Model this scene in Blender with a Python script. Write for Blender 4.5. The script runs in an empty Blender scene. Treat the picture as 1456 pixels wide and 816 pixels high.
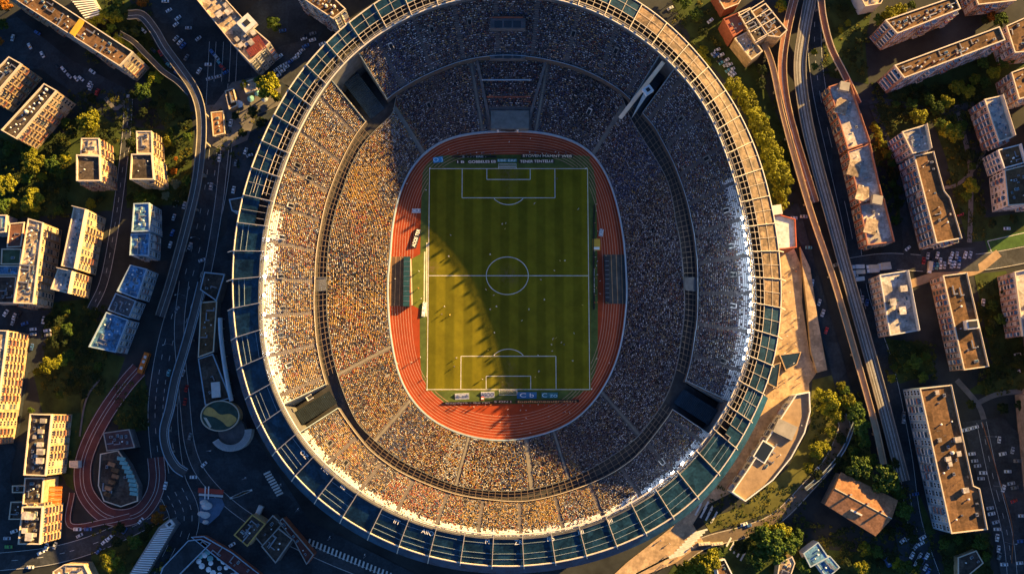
import bpy, bmesh, math, random
import numpy as np
from mathutils import Vector, Matrix
random.seed(7); rng = np.random.default_rng(7)
scene = bpy.context.scene
col = scene.collection
PI = math.pi

# ------------------------------------------------------------------ camera
D, TILT = 420.0, math.radians(7.2)
FPX = 3.35 * D                      # focal length in photograph pixels
CT, ST = math.cos(TILT), math.sin(TILT)
def ray_ground(u, v, z, cam):
    dx, up = (u - 728) / FPX, (408 - v) / FPX
    d = (dx, ST + up * CT, -CT + up * ST)
    t = (z - cam[2]) / d[2]
    return cam[0] + d[0] * t, cam[1] + d[1] * t
_o = ray_ground(724, 398, 0, (0, 0, D))
CAM = (-_o[0], -_o[1], D)
def P(u, v, z=0.0):
    "where in the world the photograph's point lies at height z"
    return ray_ground(u, v, z, CAM)
def P3(u, v, z=0.0):
    x, y = P(u, v, z); return (x, y, z)
cd = bpy.data.cameras.new('camera'); cam = bpy.data.objects.new('camera', cd); col.objects.link(cam)
cd.sensor_width = 36; cd.sensor_fit = 'HORIZONTAL'; cd.lens = FPX / 1456 * 36
cd.clip_start = 1; cd.clip_end = 9000
cam.location = CAM; cam.rotation_euler = (TILT, 0, 0); scene.camera = cam

# ------------------------------------------------------------------ light
EL, SD = math.radians(18.8), Vector((0.82, 0.572)).normalized()
to_sun = Vector((SD.x * math.cos(EL), SD.y * math.cos(EL), math.sin(EL)))
sl = bpy.data.lights.new('sun', 'SUN'); so = bpy.data.objects.new('sun', sl); col.objects.link(so)
sl.energy = 5.0; sl.angle = math.radians(0.5); sl.color = (1.0, 0.61, 0.19)
so.rotation_euler = to_sun.to_track_quat('Z', 'Y').to_euler(); so.location = (300, 300, 300)
W = bpy.data.worlds.new('World'); scene.world = W; W.use_nodes = True
nt = W.node_tree; bg = nt.nodes['Background']
sky = nt.nodes.new('ShaderNodeTexSky'); sky.sky_type = 'NISHITA'; sky.sun_disc = False
sky.sun_elevation = EL; sky.sun_rotation = math.atan2(SD.x, SD.y); sky.dust_density = 0.2; sky.air_density = 0.8; sky.ozone_density = 6.0
nt.links.new(sky.outputs[0], bg.inputs[0]); bg.inputs[1].default_value = 0.05
scene.view_settings.view_transform = 'Standard'; scene.view_settings.look = 'None'
scene.view_settings.gamma = 1; scene.view_settings.use_curve_mapping = False
scene.view_settings.exposure = 1.95
scene.render.engine = 'CYCLES'
scene.cycles.max_bounces = 5; scene.cycles.diffuse_bounces = 3; scene.cycles.glossy_bounces = 2
scene.cycles.transmission_bounces = 2; scene.cycles.transparent_max_bounces = 6
scene.cycles.use_denoising = True

# ------------------------------------------------------------------ materials
MATS = {}
def mat(name, c, rough=0.8, metal=0.0, var=0.25, scale=0.4, c2=None, spec=0.3, emit=None, bump=0.0, vcol=False, orand=0.0, patch=0.0, pscale=0.22):
    if name in MATS: return MATS[name]
    m = bpy.data.materials.new(name); m.use_nodes = True; MATS[name] = m
    t = m.node_tree; b = t.nodes['Principled BSDF']
    b.inputs['Roughness'].default_value = rough; b.inputs['Metallic'].default_value = metal
    b.inputs['Specular IOR Level'].default_value = spec
    L = t.links.new
    if vcol:
        a = t.nodes.new('ShaderNodeVertexColor'); a.layer_name = 'Col'; src = a.outputs[0]
        if orand:
            oi = t.nodes.new('ShaderNodeObjectInfo'); hs = t.nodes.new('ShaderNodeHueSaturation')
            mp = t.nodes.new('ShaderNodeMapRange'); mp.inputs[3].default_value = 1 - orand; mp.inputs[4].default_value = 1 + orand
            L(oi.outputs['Random'], mp.inputs[0]); L(mp.outputs[0], hs.inputs['Value']); L(src, hs.inputs['Color']); src = hs.outputs[0]
        L(src, b.inputs['Base Color'])
    elif var > 0:
        g = t.nodes.new('ShaderNodeNewGeometry'); n = t.nodes.new('ShaderNodeTexNoise'); n.inputs['Scale'].default_value = scale
        n.inputs['Detail'].default_value = 6; n.inputs['Roughness'].default_value = 0.65
        r = t.nodes.new('ShaderNodeValToRGB')
        lo = tuple(x * (1 - var) for x in c); hi = c2 or tuple(min(1, x * (1 + var)) for x in c)
        r.color_ramp.elements[0].color = (*lo, 1); r.color_ramp.elements[1].color = (*hi, 1)
        r.color_ramp.elements[0].position = 0.33; r.color_ramp.elements[1].position = 0.67
        L(g.outputs['Position'], n.inputs['Vector']); L(n.outputs[0], r.inputs[0]); out = r.outputs[0]
        if patch:
            # sheets of felt laid at different times, and stains
            vo = t.nodes.new('ShaderNodeTexVoronoi'); vo.distance = 'CHEBYCHEV'; vo.inputs['Scale'].default_value = pscale; vo.inputs['Randomness'].default_value = .85
            L(g.outputs['Position'], vo.inputs['Vector']); sp = t.nodes.new('ShaderNodeSeparateColor'); L(vo.outputs['Color'], sp.inputs[0])
            m1 = t.nodes.new('ShaderNodeMapRange'); m1.inputs[3].default_value = 1 - patch; m1.inputs[4].default_value = 1 + patch; L(sp.outputs[0], m1.inputs[0])
            n2 = t.nodes.new('ShaderNodeTexNoise'); n2.inputs['Scale'].default_value = 1.1; n2.inputs['Detail'].default_value = 4; L(g.outputs['Position'], n2.inputs['Vector'])
            m2 = t.nodes.new('ShaderNodeMapRange'); m2.inputs[1].default_value = .35; m2.inputs[2].default_value = .65; m2.inputs[3].default_value = 1 - patch * .8; m2.inputs[4].default_value = 1 + patch * .5; L(n2.outputs[0], m2.inputs[0])
            mm = t.nodes.new('ShaderNodeMath'); mm.operation = 'MULTIPLY'; L(m1.outputs[0], mm.inputs[0]); L(m2.outputs[0], mm.inputs[1])
            hv = t.nodes.new('ShaderNodeHueSaturation'); L(out, hv.inputs['Color']); L(mm.outputs[0], hv.inputs['Value']); out = hv.outputs[0]
        L(out, b.inputs['Base Color'])
        if bump:
            bp = t.nodes.new('ShaderNodeBump'); bp.inputs['Strength'].default_value = bump; bp.inputs['Distance'].default_value = 0.3
            L(n.outputs[0], bp.inputs['Height']); L(bp.outputs[0], b.inputs['Normal'])
    else:
        b.inputs['Base Color'].default_value = (*c, 1)
    if emit:
        b.inputs['Emission Color'].default_value = (*emit[0], 1); b.inputs['Emission Strength'].default_value = emit[1]
    return m
asphalt = mat('asphalt', (0.030, 0.040, 0.048), 0.85, var=0.35, scale=0.15, patch=.22, pscale=.09)
asphalt2 = mat('old asphalt', (0.048, 0.053, 0.058), 0.85, var=0.3, scale=0.2, patch=.25, pscale=.12)
ground_m = mat('city ground', (0.030, 0.034, 0.034), 0.9, var=0.5, scale=0.06)
lawn_m = mat('lawn', (0.040, 0.060, 0.014), 0.95, var=0.5, scale=0.12)
lawn2_m = mat('dry lawn', (0.10, 0.10, 0.025), 0.95, var=0.4, scale=0.15)
paving = mat('pale paving', (0.44, 0.31, 0.19), 0.8, var=0.2, scale=0.3, patch=.22, pscale=.35)
paving2 = mat('grey paving', (0.16, 0.15, 0.14), 0.8, var=0.25, scale=0.3)
concrete = mat('concrete', (0.32, 0.30, 0.27), 0.8, var=0.2, scale=0.3)
concrete_d = mat('dark concrete', (0.11, 0.11, 0.115), 0.8, var=0.3, scale=0.3)
white = mat('white paint', (0.78, 0.78, 0.76), 0.5, var=0.08)
cream = mat('cream steel', (0.66, 0.56, 0.42), 0.45, var=0.1)
road_white = mat('road paint', (0.62, 0.62, 0.58), 0.7, var=0.2, scale=0.8)
dark = mat('dark metal', (0.03, 0.032, 0.036), 0.4, var=0.2)
glass = mat('window glass', (0.02, 0.028, 0.036), 0.08, var=0.0, spec=0.6)
ring_w = mat('pale ring steel', (0.64, 0.57, 0.47), 0.4, var=0.12)
steel = mat('grey steel', (0.35, 0.36, 0.38), 0.35, metal=0.6, var=0.1)
panel_shade = mat('roof sheet', (0.010, 0.036, 0.060), 0.34, metal=0.0, var=0.45, scale=0.3, spec=0.3, patch=.4, pscale=.25)  # ring sheet with shade put into its navy colour
panel_sunlit = mat('roof sheet painted sunlit', (0.17, 0.115, 0.068), 0.45, var=0.5, scale=0.35, patch=.45, pscale=.5)  # same ring sheet with warm sunlight put into its colour
red_track = mat('running track', (0.30, 0.044, 0.011), 0.85, var=0.15, scale=0.25)
brick = mat('red brick', (0.30, 0.095, 0.055), 0.85, var=0.25, scale=0.8)
loop_red = mat('red asphalt', (0.13, 0.045, 0.042), 0.85, var=0.25, scale=0.25)
lawn_pitch = None
w_tan = mat('tan render', (0.46, 0.33, 0.19), 0.85, var=0.2, scale=0.5, patch=.2, pscale=.3)
w_grey = mat('grey render', (0.34, 0.33, 0.31), 0.85, var=0.2, scale=0.5, patch=.2, pscale=.3)
w_pink = mat('pinkish render', (0.38, 0.24, 0.18), 0.85, var=0.2, scale=0.5, patch=.2, pscale=.3)
w_white = mat('white render', (0.62, 0.60, 0.57), 0.85, var=0.12, scale=0.5)
w_blue = mat('blue grey cladding', (0.26, 0.36, 0.44), 0.6, var=0.2, scale=0.5)
r_brown = mat('brown roofing', (0.145, 0.080, 0.038), 0.9, var=0.3, scale=0.35, patch=.35)
r_dark = mat('tar roofing', (0.075, 0.058, 0.045), 0.9, var=0.4, scale=0.4, patch=.4)
r_grey = mat('grey roofing', (0.46, 0.41, 0.36), 0.9, var=0.25, scale=0.3, patch=.35)
r_light = mat('pale roofing', (0.42, 0.32, 0.22), 0.9, var=0.3, scale=0.5, patch=.5)
r_blue = mat('blue roof sheet', (0.10, 0.23, 0.38), 0.5, var=0.35, scale=0.4, patch=.5, pscale=.3)
r_green = mat('green roofing', (0.07, 0.11, 0.06), 0.9, var=0.3, scale=0.4)
r_tile = mat('clay tiles', (0.33, 0.165, 0.08), 0.85, var=0.25, scale=0.7, patch=.25)
r_teal = mat('teal glazing', (0.16, 0.36, 0.36), 0.25, var=0.2, scale=0.7, spec=0.5)
orange_m = mat('orange fabric', (0.60, 0.16, 0.02), 0.7, var=0.1)
yellow_m = mat('yellow paint', (0.62, 0.36, 0.04), 0.6, var=0.1)
gold_m = mat('gold roofing', (0.58, 0.36, 0.10), 0.5, var=0.2)

# ------------------------------------------------------------------ mesh building
class MB:
    def __init__(s): s.v, s.f, s.m = [], [], []
    def face(s, pts, mi=0):
        n = len(s.v); s.v += [tuple(p) for p in pts]; s.f.append(tuple(range(n, n + len(pts)))); s.m.append(mi)
    def hull(s, vs, fs, mi=0):
        n = len(s.v); s.v += [tuple(p) for p in vs]
        for f in fs: s.f.append(tuple(n + i for i in f)); s.m.append(mi)
    def box(s, cx, cy, cz, sx, sy, sz, rot=0.0, mi=0):
        c, q = math.cos(rot), math.sin(rot); vs = []
        for z in (-.5, .5):
            for a, b in ((-.5, -.5), (.5, -.5), (.5, .5), (-.5, .5)):
                x, y = a * sx, b * sy
                vs.append((cx + x * c - y * q, cy + x * q + y * c, cz + z * sz))
        s.hull(vs, ((3, 2, 1, 0), (4, 5, 6, 7), (0, 1, 5, 4), (1, 2, 6, 5), (2, 3, 7, 6), (3, 0, 4, 7)), mi)
    def prism(s, poly, z0, z1, mi=0, mtop=None, bottom=True):
        n = len(poly); vs = [(x, y, z0) for x, y in poly] + [(x, y, z1) for x, y in poly]; b = len(s.v); s.v += vs
        for i in range(n):
            j = (i + 1) % n; s.f.append((b + i, b + j, b + n + j, b + n + i)); s.m.append(mi)
        s.f.append(tuple(b + n + i for i in range(n))); s.m.append(mi if mtop is None else mtop)
        if bottom: s.f.append(tuple(b + i for i in reversed(range(n)))); s.m.append(mi)
    def tube(s, p, q, r, n=5, mi=0, r2=None):
        p, q = Vector(p), Vector(q); d = (q - p)
        if d.length < 1e-6: return
        d.normalize(); a = d.orthogonal().normalized(); c = d.cross(a); r2 = r if r2 is None else r2
        vs = []
        for pt, rr in ((p, r), (q, r2)):
            for k in range(n):
                t = 2 * PI * k / n; vs.append(pt + (a * math.cos(t) + c * math.sin(t)) * rr)
        fs = [(k, (k + 1) % n, n + (k + 1) % n, n + k) for k in range(n)] + [tuple(reversed(range(n))), tuple(range(n, 2 * n))]
        s.hull(vs, fs, mi)
    def cyl(s, cx, cy, z0, z1, r, n=12, mi=0, r2=None): s.tube((cx, cy, z0), (cx, cy, z1), r, n, mi, r2)
    def bar(s, p, q, w, h, mi=0):
        "a beam of rectangular section w x h along p-q"
        p, q = Vector(p), Vector(q); d = (q - p).normalized(); side = d.cross(Vector((0, 0, 1)))
        if side.length < 1e-4: side = Vector((1, 0, 0))
        side.normalize(); up = side.cross(d).normalized()
        vs = [pt + side * (a * w / 2) + up * (b * h / 2) for pt in (p, q) for a, b in ((-1, -1), (1, -1), (1, 1), (-1, 1))]
        s.hull(vs, ((0, 1, 2, 3), (7, 6, 5, 4), (0, 4, 5, 1), (1, 5, 6, 2), (2, 6, 7, 3), (3, 7, 4, 0)), mi)
    def mesh(s, name, mats):
        me = bpy.data.meshes.new(name); me.from_pydata(s.v, [], s.f)
        for m in (mats if isinstance(mats, (list, tuple)) else [mats]): me.materials.append(m)
        me.polygons.foreach_set('material_index', s.m); me.update()
        return me
    def build(s, name, mats, parent=None, smooth=False):
        me = s.mesh(name, mats)
        if smooth: me.polygons.foreach_set('use_smooth', [True] * len(me.polygons))
        return link(name, me, parent)
def link(name, data, parent=None):
    o = bpy.data.objects.new(name, data); col.objects.link(o)
    if parent: o.parent = parent
    return o
def tag(o, label=None, cat=None, group=None, kind=None):
    if label: o['label'] = label
    if cat: o['category'] = cat
    if group: o['group'] = group
    if kind: o['kind'] = kind
    return o
def empty(name, loc, label, cat, group=None, rz=0.0):
    o = link(name, None); o.location = loc; o.rotation_euler = (0, 0, rz); o.empty_display_size = 0.5
    return tag(o, label, cat, group)
def copy_tree(o, parent=None):
    c = o.copy(); col.objects.link(c); c.parent = parent
    for ch in list(o.children): copy_tree(ch, c)
    return c
def kids(o): return list(o.children)

# smooth curves -----------------------------------------------------
def smooth(pts, per=8, closed=False):
    pts = [Vector(p) for p in pts]; n = len(pts); out = []
    rng_ = range(n) if closed else range(n - 1)
    for i in rng_:
        p1, p2 = pts[i], pts[(i + 1) % n]
        p0 = pts[(i - 1) % n] if (closed or i > 0) else p1 * 2 - p2
        p3 = pts[(i + 2) % n] if (closed or i + 2 < n) else p2 * 2 - p1
        for k in range(per):
            t = k / per
            out.append(0.5 * (2 * p1 + (p2 - p0) * t + (2 * p0 - 5 * p1 + 4 * p2 - p3) * t * t + (3 * p1 - p0 - 3 * p2 + p3) * t ** 3))
    if not closed: out.append(pts[-1])
    return out
def offsets(pts):
    n = len(pts); out = []
    for i in range(n):
        a, b = pts[max(i - 1, 0)], pts[min(i + 1, n - 1)]
        d = Vector((b[0] - a[0], b[1] - a[1])); d.normalize(); out.append(Vector((-d.y, d.x)))
    return out
LZ = [0.0]
def layer():
    LZ[0] += 0.006; return LZ[0]
def sheet(name, px, m, kind='structure', z=None, closed_curve=False, per=6):
    z = layer() if z is None else z
    pts = [P(u, v, 0) for u, v in px]
    if closed_curve: pts = [(p.x, p.y) for p in smooth([(x, y) for x, y in pts], per, True)]
    b = MB(); b.face([(x, y, z) for x, y in pts]); return tag(b.build(name, m), kind=kind)
def strip(b, pts, off, w, z, mi=0, dash=None):
    "a flat ribbon beside a centre line: off to its left, w wide; dash=(on, off) metres"
    ns = offsets(pts); run = 0.0
    for i in range(len(pts) - 1):
        seg = (Vector(pts[i + 1][:2]) - Vector(pts[i][:2])).length
        show = dash is None or (run % (dash[0] + dash[1])) < dash[0]
        run += seg
        if not show: continue
        q = []
        for j, s in ((i, -1), (i + 1, -1), (i + 1, 1), (i, 1)):
            c = Vector(pts[j][:2]) + ns[j] * (off + s * w / 2); zz = z(j) if callable(z) else z
            q.append((c.x, c.y, zz))
        b.face(q, mi)
def world_path(px, z=0.0, per=10): return smooth([P(u, v, z) for u, v in px], per)
def road(name, px, wpx, m, lanes=(), edge=True, dash=True):
    pts = world_path(px); w = wpx / 3.35; z = layer(); b = MB(); strip(b, pts, 0, w, z)
    r = tag(b.build(name, m), kind='structure')
    z2 = layer(); b = MB()
    if edge:
        for s in (-1, 1): strip(b, pts, s * (w / 2 - 0.35), 0.16, z2)
    for l in lanes: strip(b, pts, l * w / 2, 0.16, z2, dash=(1.2, 2.2) if dash else None)
    if b.f: tag(b.build('road_marking', road_white), kind='structure')
    return r
def kerbed(name, px, m, h=0.13):
    pts = [P(u, v, 0) for u, v in px]; b = MB(); b.prism(pts, 0.0, h + layer(), bottom=False); return tag(b.build(name, m), kind='structure')

ORD = ('first second third fourth fifth sixth seventh eighth ninth tenth eleventh twelfth thirteenth fourteenth fifteenth sixteenth seventeenth '
       'eighteenth nineteenth twentieth twenty-first twenty-second twenty-third twenty-fourth twenty-fifth twenty-sixth twenty-seventh '
       'twenty-eighth twenty-ninth thirtieth thirty-first thirty-second thirty-third thirty-fourth thirty-fifth thirty-sixth').split()
def ordinals(pts):
    "for each photo point, how to point it out among the others: its order along the longer spread"
    xs, ys = [p[0] for p in pts], [p[1] for p in pts]; n = len(pts)
    if n == 1: return ['']
    horiz = (max(xs) - min(xs)) >= (max(ys) - min(ys)); key = xs if horiz else ys
    order = sorted(range(n), key=lambda i: (key[i], xs[i] + ys[i])); out = [''] * n
    for k, i in enumerate(order):
        if k == 0: s = 'leftmost' if horiz else 'topmost'
        elif k == n - 1: s = 'rightmost' if horiz else 'lowest'
        else: s = ORD[k] + (' from left' if horiz else ' from top')
        out[i] = s
    return out

# ------------------------------------------------------------------ ground and streets
b = MB(); N = 4000; b.face([(-N, -N, -0.02), (N, -N, -0.02), (N, N, -0.02), (-N, N, -0.02)])
tag(b.build('ground', ground_m), kind='structure')
G = lambda name, px, m=lawn_m, **k: sheet(name, px, m, **k)
# gardens
G('lawn', [(-40, 190), (100, 190), (175, 185), (172, 260), (168, 300), (150, 300), (0, 312), (-40, 312)])
G('lawn', [(85, 180), (172, 130), (190, 150), (172, 182), (110, 205)])
G('lawn', [(120, -10), (178, -10), (215, 55), (238, 98), (268, 140), (276, 190), (268, 290), (180, 296), (182, 180), (235, 185), (215, 140), (195, 75)])
G('lawn', [(75, 430), (128, 424), (150, 500), (178, 508), (165, 545), (110, 640), (60, 585), (45, 520)])
G('lawn', [(60, 590), (108, 590), (110, 700), (95, 690)])
G('lawn', [(170, 545), (205, 520), (212, 610), (185, 615), (160, 600)])
G('lawn', [(130, 790), (235, 730), (250, 750), (185, 820), (130, 820)])
G('lawn', [(232, 690), (262, 700), (250, 740), (238, 730)])
G('lawn', [(950, -10), (1040, -10), (1030, 30), (1075, 95), (1120, 200), (1128, 260), (1112, 310), (1096, 300), (1080, 215), (1045, 130), (990, 70)])
G('lawn', [(1170, -10), (1245, -10), (1230, 60), (1235, 120), (1180, 110), (1165, 40)])
G('lawn', [(1242, 152), (1290, 118), (1430, 62), (1470, 90), (1470, 130), (1370, 150), (1372, 215), (1400, 310), (1470, 300), (1470, 335), (1375, 345), (1345, 225), (1325, 170), (1245, 240)])
G('lawn', [(1240, 165), (1270, 180), (1285, 270), (1278, 320), (1262, 230)])
G('lawn', [(1255, 480), (1320, 490), (1330, 530), (1280, 545), (1262, 540)])
G('lawn', [(1385, 390), (1430, 385), (1470, 480), (1470, 560), (1370, 560), (1400, 540), (1412, 520)])
G('lawn', [(1155, 540), (1195, 530), (1232, 600), (1245, 690), (1200, 700), (1195, 640), (1150, 690), (1120, 720), (1010, 757), (1000, 740), (1060, 718), (1120, 665), (1150, 610)], lawn2_m)
G('lawn', [(1040, 770), (1100, 745), (1160, 780), (1300, 790), (1330, 830), (940, 830), (960, 800), (1010, 785)])
G('lawn', [(1335, 760), (1405, 757), (1410, 830), (1345, 830)])
G('lawn', [(1270, 690), (1302, 690), (1330, 758), (1290, 770)])
sheet('playing_field', [(1400, 342), (1470, 325), (1470, 352), (1408, 370)], mat('field turf', (0.05, 0.11, 0.025), 0.95, var=0.25))
b = MB(); zz = layer()
for a, c in (((1404, 343), (1411, 362)), ((1411, 362), (1470, 346)), ((1404, 343), (1470, 328))):
    strip(b, [P(*a), P(*c)], 0, 0.25, zz)
tag(b.build('field_marking', road_white), kind='structure')
# stadium forecourt and streets
sheet('plaza', [(392, -20), (300, 60), (330, 140), (330, 230), (322, 330), (270, 420), (240, 560), (262, 690), (250, 740), (230, 820), (900, 830), (600, 820), (440, 740), (350, 600), (330, 440), (345, 270), (400, 130), (470, 30)], asphalt)
sheet('car_park', [(205, -20), (300, -20), (350, 95), (330, 125), (290, 140), (262, 90), (225, 40)], asphalt)
sheet('car_park', [(355, 95), (385, 70), (445, 55), (462, 62), (415, 125), (395, 115), (362, 120)], asphalt2)
sheet('street', [(-40, 40), (25, 25), (100, 85), (185, 130), (190, 150), (160, 175), (60, 100), (-40, 90)], asphalt)
road('street', [(183, 140), (180, 190), (172, 260), (162, 330), (148, 400), (130, 440)], 14, asphalt2, lanes=(0,))
road('street', [(-20, 440), (40, 445), (70, 440)], 26, asphalt, edge=False)
sheet('street', [(0, 435), (75, 430), (60, 520), (40, 530), (30, 600), (15, 680), (40, 790), (-40, 830), (-40, 435)], asphalt)
road('street', [(-20, 800), (70, 790), (140, 770), (215, 735), (245, 715)], 26, asphalt2, lanes=(0,))
H = [(318, 60), (312, 170), (305, 250), (292, 320), (272, 400), (250, 470), (236, 540), (232, 600), (242, 680), (262, 740), (230, 820)]
road('highway', H, 44, asphalt, lanes=(-0.5, 0.0, 0.5))
road('street', [(330, 120), (318, 230), (310, 300), (296, 380), (280, 440)], 14, asphalt2, lanes=())
road('street', [(262, 400), (255, 470), (262, 560), (272, 640), (300, 690), (360, 740), (460, 790), (560, 830)], 16, asphalt2, lanes=())
# right side roads
sheet('street', [(1108, 290), (1135, 290), (1160, 380), (1190, 480), (1215, 570), (1190, 560), (1168, 480), (1150, 420), (1140, 350)], asphalt)
road('street', [(1160, -10), (1158, 60), (1165, 130), (1185, 220), (1210, 330), (1225, 420), (1260, 520), (1285, 640), (1300, 740), (1330, 830)], 22, asphalt, lanes=(0,))
road('street', [(1200, 380), (1260, 372), (1330, 375), (1400, 372), (1470, 360)], 26, asphalt2, lanes=())
road('street', [(1290, 405), (1340, 390), (1385, 385), (1420, 360)], 12, mat('sandy path', (0.34, 0.24, 0.15), 0.9, var=0.2), edge=False)
road('path', [(1360, 150), (1378, 230), (1380, 290), (1378, 345)], 7, paving2, edge=False)
road('path', [(1340, 268), (1362, 262), (1385, 240), (1400, 215)], 5, paving2, edge=False)
road('path', [(1360, 540), (1390, 575), (1400, 600)], 8, paving2, edge=False)
road('path', [(1385, 575), (1420, 560), (1470, 555)], 7, paving2, edge=False)
road('street', [(1240, 150), (1275, 240), (1285, 310), (1290, 372)], 10, asphalt2, edge=False)
road('street', [(1205, 150), (1255, 145), (1340, 160), (1380, 150), (1470, 140)], 9, asphalt2, edge=False)
road('street', [(960, 800), (1000, 772), (1060, 755), (1105, 735), (1150, 690), (1180, 655), (1200, 610), (1195, 590)], 18, mat('worn asphalt', (0.15, 0.115, 0.085), 0.85, var=0.25), lanes=())
sheet('car_park', [(1368, 600), (1425, 592), (1470, 640), (1470, 830), (1425, 830), (1412, 760)], asphalt2)
road('street', [(1395, 600), (1412, 680), (1432, 760), (1440, 830)], 16, asphalt2, lanes=(0,))
b = MB(); strip(b, world_path([(1396, 600), (1414, 660), (1438, 745), (1438, 800)]), 0, 0.3, layer()); tag(b.build('road_marking', mat('orange road line', (0.42, 0.16, 0.05), 0.8)), kind='structure')
sheet('car_park', [(1205, 373), (1275, 373), (1275, 402), (1240, 405), (1210, 400)], asphalt2)
sheet('car_park', [(1308, 355), (1385, 352), (1392, 385), (1312, 388)], asphalt2)
sheet('car_park', [(1270, 745), (1320, 760), (1330, 830), (1285, 830)], asphalt)
# pale plazas that the sun reaches
sheet('plaza', [(1108, 352), (1128, 352), (1140, 380), (1140, 430), (1152, 510), (1162, 528), (1150, 545), (1152, 600), (1120, 640), (1060, 690), (1000, 720), (985, 745), (1000, 770), (960, 800), (930, 812), (880, 830), (858, 830), (890, 800), (960, 745), (1040, 660), (1085, 570), (1105, 480), (1112, 420)], paving)
kerbed('path', [(1136, 352), (1150, 382), (1160, 450), (1170, 505), (1174, 526), (1160, 530), (1151, 500), (1146, 440), (1140, 390)], paving, 1.7)
sheet('plaza', [(305, 150), (330, 118), (372, 108), (400, 122), (398, 150), (365, 165), (352, 200), (318, 215), (296, 205), (293, 150)], paving2)
b = MB()
for (x0, y0, x1, y1, n, ln, ang) in ((380, 672, 398, 702, 9, 10, 25), (440, 770, 555, 818, 22, 9, 75), (334, 706, 352, 698, 6, 14, 15), (985, 720, 1015, 735, 5, 18, 60),
                                     (995, 755, 962, 790, 10, 22, 15), (950, 792, 905, 815, 9, 14, 25), (1036, 770, 1056, 790, 5, 14, 60), (985, 700, 1010, 725, 5, 14, 60), (168, 556, 182, 536, 6, 10, -30), (1090, 470, 1098, 480, 2, 6, 0)):
    zz = layer()
    for k in range(n):
        t = k / max(n - 1, 1); c = Vector(P(x0 + (x1 - x0) * t, y0 + (y1 - y0) * t)); a = math.radians(ang); d = Vector((math.cos(a), math.sin(a))) * ln / 3.35 / 2
        strip(b, [c - d, c + d], 0, 0.75, zz)
tag(b.build('crosswalk', road_white), kind='structure')
# the red loop road
road('red_loop_road', [(198, 525), (178, 548), (150, 588), (128, 630), (118, 665), (122, 700), (145, 728), (172, 736), (200, 728), (218, 705), (224, 680), (222, 650)], 25, loop_red, lanes=(0.1, -0.25), dash=False)
road('red_path', [(103, 700), (100, 746), (150, 741), (185, 733)], 9, loop_red, edge=True)
road('footpath', [(150, 140), (165, 155), (178, 145)], 6, paving2, edge=False)
road('footpath', [(118, 590), (118, 570), (132, 550), (140, 548)], 3, lawn2_m, edge=False)
road('footpath', [(114, 620), (120, 580), (128, 558), (142, 540)], 2.5, paving2, edge=False)

# ------------------------------------------------------------------ stadium rings
CX, CY = 723, 395
A_px = [(555, 365), (556, 340), (562, 300), (569, 272), (578, 250), (592, 228), (610, 211), (630, 199), (650, 193), (690, 188), (720, 186), (755, 187), (790, 192), (818, 201), (840, 214), (856, 235), (868, 260), (876, 285), (882, 312), (888, 350), (890, 385), (890, 440), (886, 475), (878, 510), (865, 540), (842, 575), (815, 600), (785, 614), (755, 622), (720, 627), (690, 625), (660, 619), (632, 608), (608, 594), (588, 573), (572, 548), (562, 515), (556, 480), (552, 435), (551, 400)]
B_px = [(466, 410), (467, 360), (473, 320), (488, 271), (499, 239), (514, 210), (530, 190), (550, 172), (566, 156), (556, 140), (580, 124), (620, 104), (660, 89), (701, 82), (740, 82), (780, 88), (815, 97), (850, 112), (882, 133), (893, 165), (905, 184), (917, 204), (934, 230), (948, 256), (960, 314), (968, 360), (971, 400), (973, 430), (968, 480), (957, 538), (945, 568), (925, 598), (905, 622), (878, 642), (848, 661), (803, 682), (740, 697), (700, 697), (651, 690), (604, 671), (564, 650), (535, 627), (508, 600), (494, 570), (481, 533), (470, 480)]
U_px = [(448, 400), (450, 360), (456, 324), (471, 266), (485, 232), (499, 204), (508, 189), (522, 172), (540, 152), (554, 138), (578, 122), (618, 102), (658, 87), (700, 80), (740, 80), (780, 86), (816, 95), (851, 110), (885, 131), (912, 160), (930, 180), (943, 204), (968, 259), (983, 314), (990, 360), (992, 400), (992, 425), (987, 483), (970, 555), (958, 580), (935, 612), (903, 650), (868, 674), (815, 696), (743, 713), (696, 710), (651, 703), (604, 687), (564, 668), (526, 640), (500, 608), (489, 593), (465, 550), (454, 508), (448, 458)]
C_px = [(376, 408), (376, 389), (379, 344), (389, 289), (401, 254), (418, 204), (446, 150), (471, 110), (509, 72), (549, 42), (614, 10), (659, -1), (723, -8), (790, -1), (848, 17), (893, 42), (945, 82), (978, 117), (1003, 150), (1020, 190), (1038, 241), (1055, 304), (1064, 370), (1070, 433), (1065, 483), (1055, 528), (1038, 568), (1010, 614), (980, 652), (953, 677), (923, 698), (890, 719), (850, 737), (808, 751), (760, 758), (719, 759), (671, 757), (631, 749), (589, 737), (549, 719), (511, 697), (449, 647), (424, 612), (401, 573), (389, 543), (376, 483)]
D_px = [(332, 408), (334, 350), (343, 290), (360, 235), (374, 200), (391, 162), (421, 112), (459, 65), (489, 40), (530, 8), (590, -28), (660, -50), (723, -56), (800, -45), (860, -22), (913, 6), (943, 27), (988, 75), (1018, 110), (1040, 142), (1068, 198), (1090, 268), (1103, 340), (1110, 400), (1110, 433), (1105, 480), (1094, 540), (1078, 572), (1060, 610), (1038, 648), (1010, 688), (985, 715), (947, 742), (908, 763), (865, 780), (819, 793), (768, 802), (718, 804), (664, 801), (614, 791), (566, 776), (524, 757), (484, 732), (451, 707), (421, 678), (396, 650), (364, 583), (350, 548), (336, 470)]
ZA, ZB, ZU, ZC, ZD, ZT = 2.0, 13.0, 16.5, 40.0, 37.0, 33.0
NT = 360
TH = np.arange(NT) / NT * 2 * PI
SC = np.array(P(CX, CY, 0))
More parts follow.
